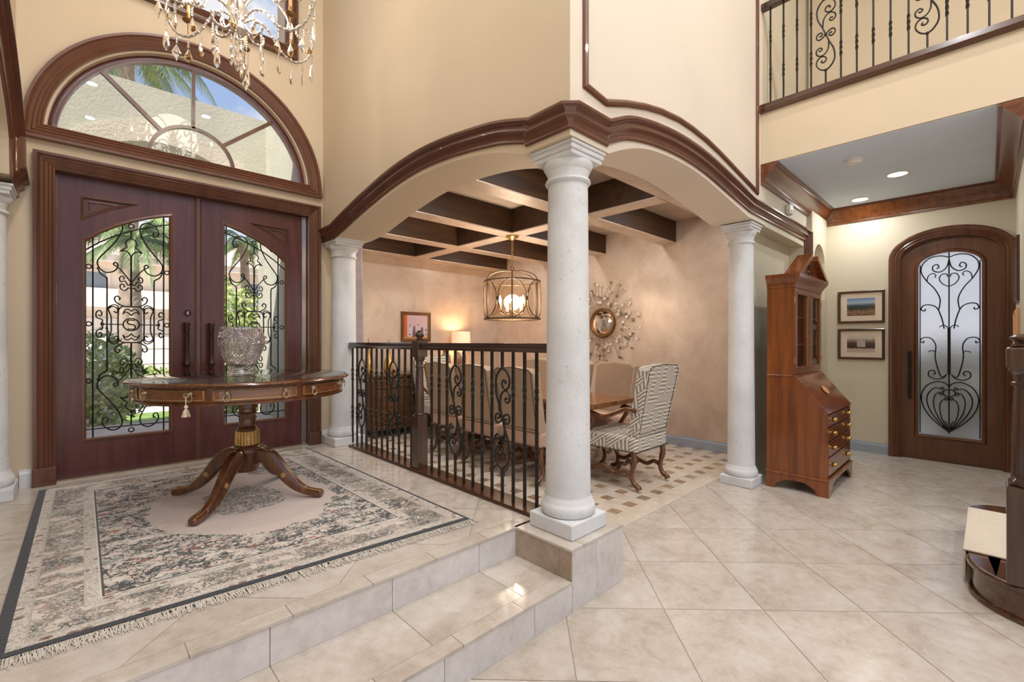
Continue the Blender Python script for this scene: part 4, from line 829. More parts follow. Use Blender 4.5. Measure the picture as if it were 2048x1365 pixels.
mk('pedestal_hub', MB().lathe([(.062,.352),(.076,.346),(.082,.334),(.078,.322),(.082,.314),(.080,.300),(.072,.29),(.070,.185),(.062,.175),(.02,.172)], 32), 'table_wood', TB, smooth=40)
for k in range(4):
    a = PI/4+k*PI/2+.02; o = Vector((math.cos(a), math.sin(a), 0)); s_ = Vector((-o.y, o.x, 0)); 
    prof = smooth([(.05,.262,.037,.048), (.10,.280,.037,.050), (.155,.262,.036,.048), (.215,.205,.034,.043), (.275,.135,.031,.038), (.335,.080,.028,.032), (.40,.045,.024,.024), (.46,.030,.026,.022), (.50,.027,.027,.021), (.515,.026,.018,.015)], 4)
    lg = MB(); v = []; f = []; n = 8
    for i, p in enumerate(prof):
        q = prof[min(i+1, len(prof)-1)]; q0 = prof[max(i-1, 0)]; t = Vector((q[0]-q0[0], q[1]-q0[1])).normalized(); nn = (-t[1], t[0])
        for w, h in ((-1,-.8),(-.6,-1),(.6,-1),(1,-.8),(1,.55),(.55,1),(-.55,1),(-1,.55)):
            r = p[0]+nn[0]*h*p[3]; z = max(.001, p[1]+nn[1]*h*p[3]); v.append(o*r+s_*(w*p[2])+Vector((0,0,z)))
    for i in range(len(prof)-1):
        for j in range(n): f.append((i*n+j, (i+1)*n+j, (i+1)*n+(j+1) % n, i*n+(j+1) % n))
    f += [tuple(range(n)), tuple((len(prof)-1)*n+j for j in range(n-1, -1, -1))]
    leg = mk('leg', lg.add(v, f), 'table_wood', TB, smooth=45)
    gl = MB()
    for w in (-.62, .62): gl.tube([o*(p[0]+.0)+s_*(w*p[2])+Vector((0,0,p[1]+p[3]*1.02)) for p in prof[:-3]], .0028, 4)
    mk('gilt_line', gl, 'gilt', leg)
    for sd in (-1, 1):
        ro = MB(); c = o*.262+s_*(sd*.033)+Vector((0,0,.152)); ro.sphere(c, .009, 8, 5)
        for i in range(8): b = 2*PI*i/8; ro.sphere(c+o*.013*math.cos(b)+Vector((0,0,.013*math.sin(b))), .006, 6, 4)
        mk('rosette', ro, 'gilt', leg, smooth=50)
best = None
for i in range(720):                              # find the rim bearing that shows at the measured column of the photo
    a = 2*PI*i/720; p = Vector((.83+.612*math.cos(a), 3.45+.612*math.sin(a), 1.08)); q = p-Vector((0,0,CAMZ)); dpt = q.dot(FWD); u_ = 1024+FPX*q.dot(RGT)/dpt
    if dpt < 3.05 and abs(u_-375) < 2: best = p; ka = a
o_ = Vector((math.cos(ka), math.sin(ka), 0)); kp = Vector((best.x, best.y, ZE+.012+TZ-.062)); s_ = Vector((-o_.y, o_.x, 0)); e_ = kp+o_*.016; Z1 = Vector((0, 0, 1))
ky_ = mk('drawer_key', MB().tube([kp-o_*.012, kp+o_*.014], .003, 6).tube([e_+s_*(.012*math.cos(2*PI*i/10))+Z1*(.012*math.sin(2*PI*i/10)) for i in range(10)], .0028, 5, closed=True), 'pewter', TB, world=True)
cm = MB().tube([e_-Z1*.008, e_-Z1*.03+o_*.002, e_-Z1*.055], .0025, 5)
tm = MB().sphere(e_-Z1*.062, .010, 8, 6)
for i in range(40): a = random.uniform(0, 2*PI); r = .022*math.sqrt(random.random()); w_ = Vector((math.cos(a), math.sin(a), 0)); tm.tube([e_-Z1*.066, e_-Z1*.085+w_*r*.6, e_-Z1*.115+w_*r], .0016, 3)
for nm, q in (('cord', cm), ('tassel', tm)): q.v = [tuple(TB.matrix_world.inverted() @ Vector(p)) for p in q.v]; mk(nm, q, 'tassel', ky_)['label'] = 'cream silk '+nm
# crystal vase -----------------------------------------------------------
VS = thing('crystal_vase', 'cut crystal vase standing on the round entry table', 'vase', (.80, 3.47, ZE+.012+TZ+.0062))
pr_ = [(.078,0),(.084,.006),(.082,.02),(.074,.028),(.076,.04),(.084,.06),(.101,.10),(.122,.15),(.136,.19),(.141,.215),(.139,.245),(.131,.28),(.123,.305),(.118,.320)]
rows = smooth([(r, z) for r, z in pr_], 4); n = 72; v = []; f = []
for j, (r, z) in enumerate(rows):
    for i in range(n):
        a = 2*PI*i/n; cut = 0
        if .045 < z < .305:
            big = abs(math.sin(3*a+z*9))*abs(math.sin(3*a-z*9)); cut = -.006*(1-min(1, big*6))
            if cut > -.001: cut -= .0030*((i+j) % 2)
        rr = r+cut; v.append((rr*math.cos(a), rr*math.sin(a), z))
m = len(rows)
for j in range(m-1):
    for i in range(n): f.append((j*n+i, j*n+(i+1) % n, (j+1)*n+(i+1) % n, (j+1)*n+i))
inn = [(.108,.320),(.113,.30),(.127,.25),(.122,.20),(.098,.14),(.072,.075),(.03,.05),(.001,.048)]; o = len(v)
for r, z in inn:
    for i in range(n): a = 2*PI*i/n; v.append((r*math.cos(a), r*math.sin(a), z))
for i in range(n): f.append(((m-1)*n+i, (m-1)*n+(i+1) % n, o+(i+1) % n, o+i))
for j in range(len(inn)-1):
    for i in range(n): f.append((o+j*n+i, o+j*n+(i+1) % n, o+(j+1)*n+(i+1) % n, o+(j+1)*n+i))
f.append(tuple(range(n-1, -1, -1)))
mk('vase_body', MB().add(v, f), 'vase', VS)
# ------------------------------------------------------------------ crystal chandelier
CH = thing('crystal_chandelier', 'crystal chandelier with beaded scroll arms and amber drops hanging in the foyer', 'chandelier', (.78, 3.45, 3.54))
def drop_mesh(kind):
    m = MB()
    if kind == 'pear': pf = [(.0008,0),(.006,-.012),(.017,-.038),(.021,-.052),(.017,-.068),(.008,-.078),(.001,-.081)]; m.lathe(pf, 8, cap=False); m.v = [(x, y*.45, z) for x, y, z in m.v]
    elif kind == 'kite': pf = [(.0008,0),(.012,-.02),(.026,-.05),(.012,-.074),(.001,-.098)]; m.lathe(pf, 6, cap=False); m.v = [(x, y*.4, z) for x, y, z in m.v]
    else: pf = [(.0008,0),(.010,-.015),(.014,-.04),(.017,-.09),(.009,-.115),(.001,-.122)]; m.lathe(pf, 6, cap=False); m.v = [(x, y*.5, z) for x, y, z in m.v]
    return m
DM = {('pear', 'amber'): mesh_of(drop_mesh('pear'), 'amber_drop', 'amber'), ('kite', 'crystal'): mesh_of(drop_mesh('kite'), 'crystal_drop', 'crystal'), ('long', 'crystal'): mesh_of(drop_mesh('long'), 'crystal_drop', 'crystal')}
bead = MB()
for k in range(4): bead.sphere((0, 0, -.010-.016*k), .0075, 6, 4)
BEAD = mesh_of(bead, 'bead_chain', 'crystal')
def hang(x, y, z, kind, nb=1):
    inst('bead_chain', BEAD, (x, y, z), CH, random.uniform(0, 3)); m = DM[kind]
    inst(m.name.split('.')[0], m, (x, y, z-.072), CH, random.uniform(0, PI), (1.15,)*3)
cb = MB().lathe([(.01,-.14),(.03,-.12),(.05,-.09),(.035,-.05),(.022,-.02),(.03,.02),(.05,.06),(.03,.12),(.018,.25),(.03,.4),(.015,.6),(.012,1.6)], 16); mk('stem', cb, 'bead', CH, smooth=50)
mk('hanging_chain', MB().tube([(0,0,1.55), (0,0,2.64)], .008, 6), 'iron', CH); mk('ceiling_canopy', MB().lathe([(.02,2.60),(.06,2.62),(.08,2.655)], 20), 'antique', CH)
NA = 6
for k in range(NA):
    a = 2*PI*k/NA+.2; R_ = lambda r, z: (r*math.cos(a), r*math.sin(a), z); arm = MB()
    P = smooth([(.03,-.02),(.10,.04),(.19,.02),(.27,-.07),(.36,-.11),(.45,-.07),(.51,.03),(.52,.12),(.47,.19),(.41,.17),(.40,.11),(.43,.09)], 5); pts = [R_(*p) for p in P]; arm.tube(pts, .0075, 6)
    for p in pts[::2]: arm.sphere(p, .0115, 6, 4)
    P2 = smooth([(.04,-.06),(.09,-.12),(.15,-.11),(.16,-.06),(.12,-.04),(.10,-.07)], 4); arm.tube([R_(*p) for p in P2], .0075, 6)
    for p in P2[::2]: arm.sphere(R_(*p), .011, 6, 4)
    P3 = smooth([(.04,.10),(.12,.22),(.24,.25),(.33,.18),(.32,.10),(.25,.09),(.23,.14)], 4); arm.tube([R_(*p) for p in P3], .007, 6)
    for p in P3[::2]: arm.sphere(R_(*p), .0105, 6, 4)
    mk('scroll_arm', arm, 'bead', CH, smooth=60)
    q = (a+PI/8); rr = .36
    cs = MB().lathe([(.004,-.10),(.006,-.02),(.03,-.01),(.036,.0),(.034,.004),(.013,.006),(.013,.045)], 12, R_(.36, .0)); mk('candle_cup', cs, 'antique', CH, smooth=50)
    mk('candle_sleeve', MB().lathe([(.011,.045),(.011,.105)], 10, R_(.36, .0)), 'candle', CH, smooth=50); mk('bulb', MB().lathe([(.006,.105),(.012,.12),(.011,.14),(.002,.165)], 8, R_(.36, .0)), 'bulb', CH, smooth=60)
    for r, z, kind in ((.52, .02, ('long', 'crystal')), (.36, -.12, ('pear', 'amber')), (.445, -.085, ('kite', 'crystal')), (.27, -.085, ('pear', 'amber')), (.155, -.12, ('long', 'crystal')), (.50, .17, ('pear', 'amber'))): hang(*R_(r, z), kind)
    if k % 2: hang(*R_(.10, .03), ('kite', 'crystal'))
for k in range(4): a = PI/2*k; hang(.045*math.cos(a), .045*math.sin(a), -.13, ('long', 'crystal'))
hang(0, 0, -.17, ('kite', 'crystal')); mk('bottom_ball', MB().sphere((0, 0, -.165), .03, 12, 8), 'crystal', CH)
plight('chandelier_light', (0, 0, .12), 26, (1, .9, .78), .25, CH)
# ------------------------------------------------------------------ dining chairs
def camel(w, z0, z1, hump=.045, n=10, taper=.03):          # back outline: straight sides, camel-hump top
    top = []
    for i in range(n+1):
        t = i/n; x = lerp(w/2, -w/2, t); e = abs(t-.5)*2; top.append((x, z1-hump*(e**1.6) - (.012 if e > .98 else 0)+(.018*math.sin(PI*min(1, max(0, (e-.55)/.45))) if e > .55 else 0)))
    return [(-w/2+taper, z0), (w/2-taper, z0)]+top
def make_chair(label, arm):
    w = .60 if arm else .56; t = thing('dining_armchair' if arm else 'dining_chair', label, 'chair', group='dining chairs around the table')
    fab = 'fret' if arm else 'linen'; rake = .20; ht = 1.17 if arm else 1.13
    # chair faces +y; back raked toward -y
    sh = lambda x, z, d: (x, -.27+d-(z-.46)*rake, z)
    o = camel(w, .50, ht)
    bk = mk('backrest', MB().plate(o, [], lambda x, z, d: sh(x, z, d-.05), .10), fab, t, bevel=.022, seg=3)
    ins_ = [(x*.90, .50+(z-.50)*.955+.025) for x, z in o]
    mk('nail_trim', MB().tube([sh(x, z, -.0515) for x, z in ins_], .0035, 4, closed=True), 'nail', t)
    if not arm: mk('front_panel', MB().plate([(x*.93, .54+(z-.50)*.90) for x, z in o], [], lambda x, z, d: sh(x, z, .046+d), .012), 'linen_front', t, bevel=.005)
    st_ = MB(); pts = [(-w/2+.01, -.325), (w/2-.01, -.325), (w/2+.02, .27), (-w/2-.02, .27)]
    mk('seat', MB().prism([(x, y, .345) for x, y in pts], (0,0,1), .155), fab if arm else 'seat_pink', t, bevel=.035, seg=4)
    mk('seat_nail_trim', MB().tube([(x*1.004, y*1.01, .36) for x, y in [pts[0], pts[1], pts[2], pts[3]]], .004, 4, closed=True), 'nail', t)
    for sx in (-1, 1):
        x = sx*(w/2-.035)
        mk('leg', MB().tube(smooth([(x, -.275, .40), (x, -.285, .34), (x, -.295, .28), (x, -.275, .20), (x, -.265, .13), (x, -.29, .07), (x, -.33, .045), (x, -.345, .022)], 4), [.026]*4+[.027]*8+[.022]*8+[.025]*5+[.028]*4, 8), 'carved', t, smooth=60)
        mk('leg', MB().tube(smooth([(x, .235, .40), (x, .25, .32), (x, .262, .25), (x, .235, .17), (x, .225, .10), (x, .25, .05), (x, .285, .035), (x, .295, .022)], 4), [.029]*4+[.028]*8+[.021]*8+[.024]*5+[.028]*4, 8), 'carved', t, smooth=60)
        mk('side_stretcher', MB().tube(smooth([(x, -.27, .14), (x, -.2, .17), (x, -.12, .13), (x, -.03, .15), (x, .06, .18), (x, .14, .135), (x, .225, .14)], 4), .021, 8), 'carved', t, smooth=60)
        if arm:
            mk('arm', MB().tube(smooth([(x*1.05, -.33, .74), (x*1.08, -.22, .75), (x*1.10, -.10, .70), (x*1.12, .02, .65), (x*1.12, .12, .665), (x*1.13, .17, .675), (x*1.14, .20, .65), (x*1.13, .18, .63)], 4), [.022]*12+[.026]*12+[.024]*5, 8), 'carved', t, smooth=60)
            mk('arm_support', MB().tube(smooth([(x*1.12, .18, .69), (x*1.11, .14, .62), (x*1.06, .18, .54), (x*1.04, .22, .47), (x, .235, .40)], 4), .022, 8), 'carved', t, smooth=60)
    mk('cross_stretcher', MB().tube(smooth([(-(w/2-.035), -.03, .15), (-.15, -.03, .125), (-.07, -.03, .175), (0, -.03, .15), (.07, -.03, .175), (.15, -.03, .125), (w/2-.035, -.03, .15)], 4), .021, 8), 'carved', t, smooth=60)
    return t
side = make_chair('x', False); armc = make_chair('x', True)
def place(src, first, x, y, rz, label):
    o = src if first else dup(src)
    o.location = (x, y, 0); o.rotation_euler = (0, 0, rz); o['label'] = label
    return o
E_, W_R = -PI/2, PI/2                     # facing +X / -X
place(side, True, 3.52, 4.52, E_, 'tan linen dining chair seen from behind, nearest the buffet')
place(side, False, 3.50, 3.86, E_, 'tan linen dining chair seen from behind, middle one behind the railing')
place(side, False, 3.50, 3.20, E_, 'tan linen dining chair seen from behind, nearest the big stone column')
place(side, False, 4.48, 3.20, W_R, 'taupe dining chair facing us across the table, under the mirror, on the right')
place(side, False, 4.48, 3.86, W_R, 'taupe dining chair facing us across the table, half hidden by the big column')
place(side, False, 4.56, 4.60, W_R, 'taupe dining chair facing us across the table, seen just left of the big column')
place(armc, True, 3.95, 2.53, 0, 'patterned fretwork armchair at the near head of the dining table')
place(armc, False, 3.85, 5.42, PI, 'patterned fretwork armchair at the far head of the dining table')
# dining table -----------------------------------------------------------
dt = thing('dining_table', 'long wooden trestle dining table under the lantern', 'table', (3.98, 4.03, 0))
for k in range(4): mk('top_plank', MB().box((-.43+.215*k, -1.32, .725), (-.43+.215*(k+1)-.002, 1.32, .77)), 'dining_top', dt, bevel=.004)
mk('top_end', MB().box((-.432, -1.42, .722), (.432, -1.3215, .772)), 'dining_top', dt, bevel=.005); mk('top_end', MB().box((-.432, 1.3215, .722), (.432, 1.42, .772)), 'dining_top', dt, bevel=.005)
mk('apron', MB().box((-.34, -1.1, .64), (.34, 1.1, .7215)), 'carved', dt)
for s in (-1, 1):
    mk('pedestal', MB().lathe([(.13,.06),(.12,.12),(.07,.16),(.06,.22),(.10,.32),(.115,.40),(.09,.48),(.06,.54),(.075,.58),(.12,.64)], 20, (0, s*.8, 0)), 'carved', dt, smooth=50)
    mk('foot', MB().tube(smooth([(-.22, s*.8, .05), (-.12, s*.8, .08), (0, s*.8, .10), (.12, s*.8, .08), (.22, s*.8, .05)], 4), .045, 8), 'carved', dt, smooth=60)
mk('stretcher', MB().tube(smooth([(0, -.8, .17), (0, -.5, .13), (0, -.2, .20), (0, 0, .17), (0, .2, .20), (0, .5, .13), (0, .8, .17)], 4), .04, 8), 'carved', dt, smooth=60)
nk = tag(mk('folded_napkin', MB().add([(0,-.06,0),(0,.06,0),(.05,0,0),(.02,0,.20),(-.05,0,0)], [(0,2,3),(2,1,3),(1,4,3),(4,0,3),(0,4,1,2)]), 'napkin'), 'white napkin folded to a point on the dining table', 'napkin'); nk.location = (3.72, 3.78, .7725)
# lantern -----------------------------------------------------------
LX, LY = 3.90, 4.075
ln = thing('lantern_pendant', 'drum lantern pendant with interlaced metal rings over the dining table', 'pendant light', (LX, LY, 1.64))
HB, RL = .475, .345
ring = lambda r, z, t=.008, n=40: MB().tube([(r*math.cos(2*PI*i/n), r*math.sin(2*PI*i/n), z) for i in range(n)], t, 6, closed=True)
mk('bottom_ring', ring(RL, .012, .011), 'lantern_metal', ln, smooth=60); mk('top_ring', ring(RL, HB, .010), 'lantern_metal', ln, smooth=60)
ns = 6
for k in range(ns):
    a = 2*PI*k/ns+.80
    mk('upright', MB().tube([(RL*math.cos(a), RL*math.sin(a), .01), (RL*math.cos(a), RL*math.sin(a), HB)], .008, 6), 'lantern_metal', ln)
    dm = [(max(.02, RL*math.cos(PI/2*t))*math.cos(a), max(.02, RL*math.cos(PI/2*t))*math.sin(a), HB+.135*math.sin(PI/2*t)) for t in [i/12 for i in range(13)]]
    mk('dome_rib', MB().tube(dm, .007, 6), 'lantern_metal', ln)
    am = a; el = []
    for i in range(28): q = 2*PI*i/28; b = am+PI/ns*.98*math.cos(q)*.98; el.append((RL*1.01*math.cos(b), RL*1.01*math.sin(b), HB/2+.012+(HB/2-.012)*math.sin(q)))
    mk('oval_ring', MB().tube(el, .006, 6, closed=True), 'lantern_metal', ln, smooth=60)
    ab = a+PI/ns; c = Vector((RL*1.02*math.cos(ab), RL*1.02*math.sin(ab), HB/2+.01)); s_ = Vector((-math.sin(ab), math.cos(ab), 0)); sp8 = MB()
    for i in range(4): q = PI*i/4; d = (s_*math.cos(q)+Vector((0,0,1))*math.sin(q))*.026; sp8.tube([c-d, c, c+d], [.001, .006, .001], 4)
    mk('star_boss', sp8, 'lantern_metal', ln)
    cr_ = .15; ca = a+PI/ns; px, py = cr_*math.cos(ca), cr_*math.sin(ca)
    if k < 5:
        ca = 2*PI*k/5; px, py = cr_*math.cos(ca), cr_*math.sin(ca)
        mk('candle_arm', MB().tube(smooth([(0,0,.11), (px*.5, py*.5, .06), (px, py, .09), (px, py, .12)], 4), .006, 6), 'lantern_metal', ln); mk('candle_sleeve', MB().lathe([(.024,.115),(.026,.12),(.012,.122),(.012,.20)], 10, (px, py, 0)), 'candle', ln, smooth=50)
        mk('bulb', MB().lathe([(.006,.20),(.016,.225),(.017,.245),(.010,.275),(.002,.30)], 10, (px, py, 0)), 'bulb', ln, smooth=60)
gp = MB(); n = 48
gp.lathe([(.245, .03), (.245, HB-.05)], n, cap=False); mk('glass_cylinder', gp, 'glass_lantern', ln, smooth=60)
mk('stem', MB().tube([(0,0,.10), (0,0,HB+.135)], .008, 6), 'lantern_metal', ln)
mk('loop', MB().tube([(.028*math.cos(2*PI*i/14), 0, HB+.165+.028*math.sin(2*PI*i/14)) for i in range(14)], .005, 6, closed=True), 'lantern_metal', ln)
ztop_ = ZBM-.005-1.64
zc_ = HB+.20; k = 0
chn = MB()
while zc_ < ztop_-.05:
    ax = (1, 0) if k % 2 else (0, 1); chn.tube([(ax[0]*.011*math.cos(2*PI*i/8), ax[1]*.011*math.cos(2*PI*i/8), zc_+.02*math.sin(2*PI*i/8)) for i in range(8)], .0035, 5, closed=True); zc_ += .031; k += 1
mk('chain', chn, 'brass', ln); mk('canopy', MB().lathe([(.012,ztop_-.055),(.03,ztop_-.05),(.045,ztop_-.03),(.075,ztop_-.018),(.085,ztop_-.004),(.085,ztop_)], 24), 'brass', ln, smooth=50)
plight('lantern_light', (0, 0, .26), 55, (1, .84, .66), .12, ln)
# buffet and what stands on it -----------------------------------------------------------
bf = thing('buffet', 'dark carved wooden buffet against the lamp wall', 'sideboard', (3.95, 6.17, 0))
BW, BD, BH = .98, .25, .90
mk('body', MB().box((-BW+.03, -BD+.02, .13), (BW-.03, BD-.01, BH-.05)), 'buffet', bf, bevel=.01)
mk('top', MB().box((-BW, -BD-.015, BH-.05), (BW, BD, BH)), 'buffet', bf, bevel=.012)
mk('base_moulding', MB().box((-BW+.015, -BD+.0, .11), (BW-.015, BD-.005, .17)), 'buffet', bf, bevel=.01)
for sx in (-1, 1):
    for sy in (-1, 1): mk('foot', MB().lathe([(.03,0),(.042,.02),(.045,.05),(.03,.08),(.045,.11)], 12, (sx*(BW-.08), sy*(BD-.07)-.005, 0)), 'buffet', bf, smooth=50)
for k in range(4):
    x0, x1 = -BW+.06+k*.4625, -BW+.06+(k+1)*.4625-.03
    d = mk('drawer', MB().box((x0, -BD-.002, .70), (x1, -BD+.022, .83)), 'buffet', bf, bevel=.006); mk('knob', MB().sphere(((x0+x1)/2, -BD-.012, .765), .014, 8, 6), 'antique', d, smooth=60)
    d = mk('door', MB().box((x0, -BD-.002, .19), (x1, -BD+.022, .68)), 'buffet', bf, bevel=.006); xc_ = (x0+x1)/2
    mk('door_panel', MB().sweep([(xc_+.15*math.cos(2*PI*i/28), -BD-.003, .435+.19*math.sin(2*PI*i/28)) for i in range(28)], [(0,0),(.004,.010),(.018,.012),(.026,0)], (0,-1,0), closed=True), 'carved', d, smooth=40)
def lamp_at(x, y, z, label):
    t = thing('table_lamp', label, 'lamp', (x, y, z))
    mk('lamp_foot', MB().lathe([(.085,0),(.085,.015),(.05,.025),(.04,.035)], 20), 'antique', t, smooth=50)
    mk('lamp_body', MB().lathe([(.04,.035),(.07,.06),(.088,.12),(.092,.20),(.085,.28),(.06,.33),(.03,.35)], 24), 'mercury', t, smooth=50)
    mk('lamp_stem', MB().tube([(0,0,.35), (0,0,.64)], .008, 8), 'antique', t)
    mk('lamp_shade', MB().lathe([(.165,.40),(.155,.64)], 36, cap=False), 'lampshade', t, smooth=60)
    mk('bulb', MB().sphere((0, 0, .48), .03, 10, 7), 'bulb', t, smooth=60)
    mk('finial', MB().sphere((0, 0, .65), .012, 8, 6), 'antique', t)
    plight('lamp_light', (0, 0, .56), 20, (1, .62, .32), .06, t)
    return t
lamp_at(4.74, 6.22, BH, 'lit table lamp with drum shade and glass base on the buffet')
for x, hh_, lb in ((3.02, .36, 'gold glass bottle with a tall thin stopper at the left end of the buffet'), (3.34, .34, 'gold glass bottle with a thin stopper, second from the left on the buffet')):
    t = thing('glass_bottle', lb, 'bottle', (x, 6.14, BH), group='gold bottles on the buffet'); mk('bottle_body', MB().lathe([(.045,0),(.072,.02),(.078,.08),(.062,.18),(.03,.27),(.017,hh_),(.022,hh_+.01)], 20), 'goldglass', t, smooth=50); mk('stopper', MB().lathe([(.012,hh_+.01),(.009,hh_+.03),(.008,hh_+.10),(.003,hh_+.16)], 10), 'antique', t, smooth=50)
t = thing('glass_jar', 'clear ribbed glass jar beside the lamp on the buffet', 'jar', (4.38, 6.15, BH)); mk('jar_body', MB().lathe([(.05,0),(.075,.03),(.08,.16),(.072,.25),(.05,.28),(.05,.30)], 20), 'mercury', t, smooth=50); mk('lid', MB().lathe([(.054,.30),(.054,.315),(.02,.33),(.012,.345),(.016,.36),(.004,.37)], 20), 'antique', t, smooth=50)
def uv_quad(name, corners, mat, parent):
    me = bpy.data.meshes.new(name); pts = [Vector(c) for c in corners]
    if parent: pts = [parent.matrix_world.inverted() @ p for p in pts]
    me.from_pydata(pts, [], [(0,1,2,3)]); ul = me.uv_layers.new(name='UVMap')
    for lp in me.loops: ul.data[lp.index].uv = ((0,0),(1,0),(1,1),(0,1))[lp.vertex_index]
    me.materials.append(M_(mat)); o = bpy.data.objects.new(name, me); COL.objects.link(o); o.parent = parent; return o
# framed picture on the lamp wall
FP = [(0,0),(0,.012),(.008,.022),(.020,.026),(.030,.020),(.042,.030),(.050,.026),(.052,0)]
x0, x1, z0, z1 = 3.77, 4.215, 1.42, 1.80
pf = thing('framed_painting', 'gilt framed painting of standing figures on the wall above the buffet', 'picture', ((x0+x1)/2, YL, 1.36))
mk('frame', MB().sweep([(x0, YL-.002, z0), (x1, YL-.002, z0), (x1, YL-.002, z1), (x0, YL-.002, z1)], FP, (0,-1,0), closed=True), 'frame_gold', pf, world=True)
uv_quad('canvas', [(x0-.001, YL-.012, z0-.001), (x1+.001, YL-.012, z0-.001), (x1+.001, YL-.012, z1+.001), (x0-.001, YL-.012, z1+.001)], 'pic_people', pf)
# sunburst mirror -----------------------------------------------------------
MY, MZ = 4.02, 1.655
sm = thing('sunburst_mirror', 'sunburst wall mirror with thin rods and scattered mirrored discs', 'mirror', (XM, MY, MZ))
mk('mirror_frame', MB().sweep([(XM-.012, MY+.205*math.cos(2*PI*i/48), MZ+.205*math.sin(2*PI*i/48)) for i in range(48)], [(-.022,-.012),(-.022,.016),(-.01,.034),(.014,.036),(.028,.02),(.030,-.012)], (-1,0,0), closed=True), 'antique', sm, world=True, smooth=40)
gm = MB(); v = [(XM-.052, MY, MZ)]; f = []; n = 40
for j in range(1, 9):
    for i in range(n): r = .20*j/8; v.append((XM-.052+.035*(j/8)**2, MY+r*math.cos(2*PI*i/n), MZ+r*math.sin(2*PI*i/n)))
f = [(0, 1+(i+1) % n, 1+i) for i in range(n)]+[(1+j*n+i, 1+j*n+(i+1) % n, 1+(j+1)*n+(i+1) % n, 1+(j+1)*n+i) for j in range(7) for i in range(n)]
mk('mirror_glass', gm.add(v, f), 'mirror', sm, world=True, smooth=80)
rng = random.Random(3); dot = {}
for m_ in ('mirror_dot', 'dot_brown'):
    for q, r in enumerate((.013, .018, .022)):
        d = MB().lathe([(r, 0), (r, .004), (r*.8, .006)], 14); d.xf(Matrix.Rotation(-PI/2, 4, 'Y')); dot[m_, q] = mesh_of(d, 'mirror_disc', m_)
for k in range(110):
    a = 2*PI*k/110+rng.uniform(-.02, .02); L1 = rng.uniform(.34, .66); dep = rng.uniform(.012, .04); c, s = math.cos(a), math.sin(a)
    mk('rod', MB().tube([(XM-.015, MY+.225*c, MZ+.225*s), (XM-dep, MY+L1*c, MZ+L1*s)], .0026, 4), 'silver_rod', sm, world=True)
    for q in range(1 if k % 2 else 2):
        l = L1 if q == 0 else rng.uniform(.29, L1-.03); dd = lerp(.015, dep, (l-.225)/(L1-.225))
        inst('mirror_disc', dot[rng.choice(('mirror_dot', 'mirror_dot', 'dot_brown')), rng.randrange(3)], (-dd-.002, l*c, l*s), sm)
# curtain -----------------------------------------------------------
cu = MB(); v = []; f = []; nu, nvv = 24, 16
for j in range(nvv+1):
    t = j/nvv; z = lerp(.02, 2.64, t); wd_ = .30 if t > .85 else .30-.16*math.sin(PI*min(1, t/.85))*.9+.04*(1-t)
    for i in range(nu+1): s = i/nu; v.append((XW2+.02+.11+.045*math.cos(s*PI*7)+.05*(1-t), 5.02+s*wd_, z))
for j in range(nvv):
    for i in range(nu): k = j*(nu+1)+i; f.append((k, k+1, k+nu+2, k+nu+1))
co_ = mk('curtain_panel', cu.add(v, f), 'curtain', smooth=60); md = co_.modifiers.new('thick', 'SOLIDIFY'); md.thickness = .006
tag(co_, 'grey patterned curtain hanging behind the left stone column', 'curtain')
# ------------------------------------------------------------------ secretary desk
SX0, SX1, SY0, SY1 = 4.76, 5.72, .975, 1.46
se = thing('secretary_desk', 'tall reddish wooden secretary desk with glazed bookcase top in the hall', 'secretary', ((SX0+SX1)/2, (SY0+SY1)/2, 0))
def W_(name, mb, mat, parent=None, **k):
    o = mk(name, mb, mat, None, **k); o.data.transform(se.matrix_world.inverted()); o.parent = parent or se; return o
prof = [(SY1, .16), (SY0, .16), (SY0, .735), (SY0+.245, 1.045), (SY1, 1.045)]
for x in (SX0, SX1-.022): W_('side_panel', MB().prism([(x, y, z) for y, z in prof], (1,0,0), .022), 'secretary')
W_('back_panel', MB().box((SX0+.022, SY1-.015, .16), (SX1-.022, SY1, 1.045)), 'secretary')
W_('case_top', MB().box((SX0+.022, SY0+.245, 1.02), (SX1-.022, SY1-.015, 1.0445)), 'secretary')
W_('case_frame', MB().box((SX0+.022, SY0+.012, .16), (SX1-.022, SY0+.03, .735)), 'dark_in')
zz = [.175, .345, .485, .61, .725]
for a, b in zip(zz, zz[1:]):
    d = W_('drawer', MB().box((SX0+.030, SY0-.004, a+.006), (SX1-.030, SY0+.011, b-.006)), 'secretary_h', bevel=.004)
    for q in (.2, .8):
        x = lerp(SX0, SX1, q); W_('brass_pull', MB().lathe([(.004,0),(.022,.002),(.024,.006),(.012,.009),(.010,.016),(.019,.022),(.018,.03),(.004,.036)], 14).xf(Matrix.Translation((x, SY0-.004, (a+b)/2)) @ Matrix.Rotation(PI/2, 4, 'X')), 'brass', d, smooth=50)
W_('slant_lid', MB().prism([(SX0+.004, y, z) for y, z in ((SY0-.012, .738), (SY0+.243, 1.056), (SY0+.257, 1.045), (SY0+.002, .727))], (1,0,0), SX1-SX0-.008), 'secretary_h', bevel=.003)
nrm = Vector((0, -.31, .245)).normalized(); c = Vector(((SX0+SX1)/2, SY0+.112, .908)); tt = Vector((0, .245, .31)).normalized()
W_('inlay_shell', MB().prism([c+Vector((1,0,0))*(.07*math.cos(2*PI*i/20))+tt*(.045*math.sin(2*PI*i/20)) for i in range(20)], nrm, .0025), 'inlay')
W_('waist_moulding', MB().box((SX0-.006, SY0+.235, 1.046), (SX1+.006, SY1, 1.066)), 'secretary', bevel=.005)
UY = SY0+.25
for x in (SX0+.004, SX1-.024): W_('bookcase_side', MB().box((x, UY+.0225, 1.066), (x+.02, SY1-.002, 1.875)), 'secretary')
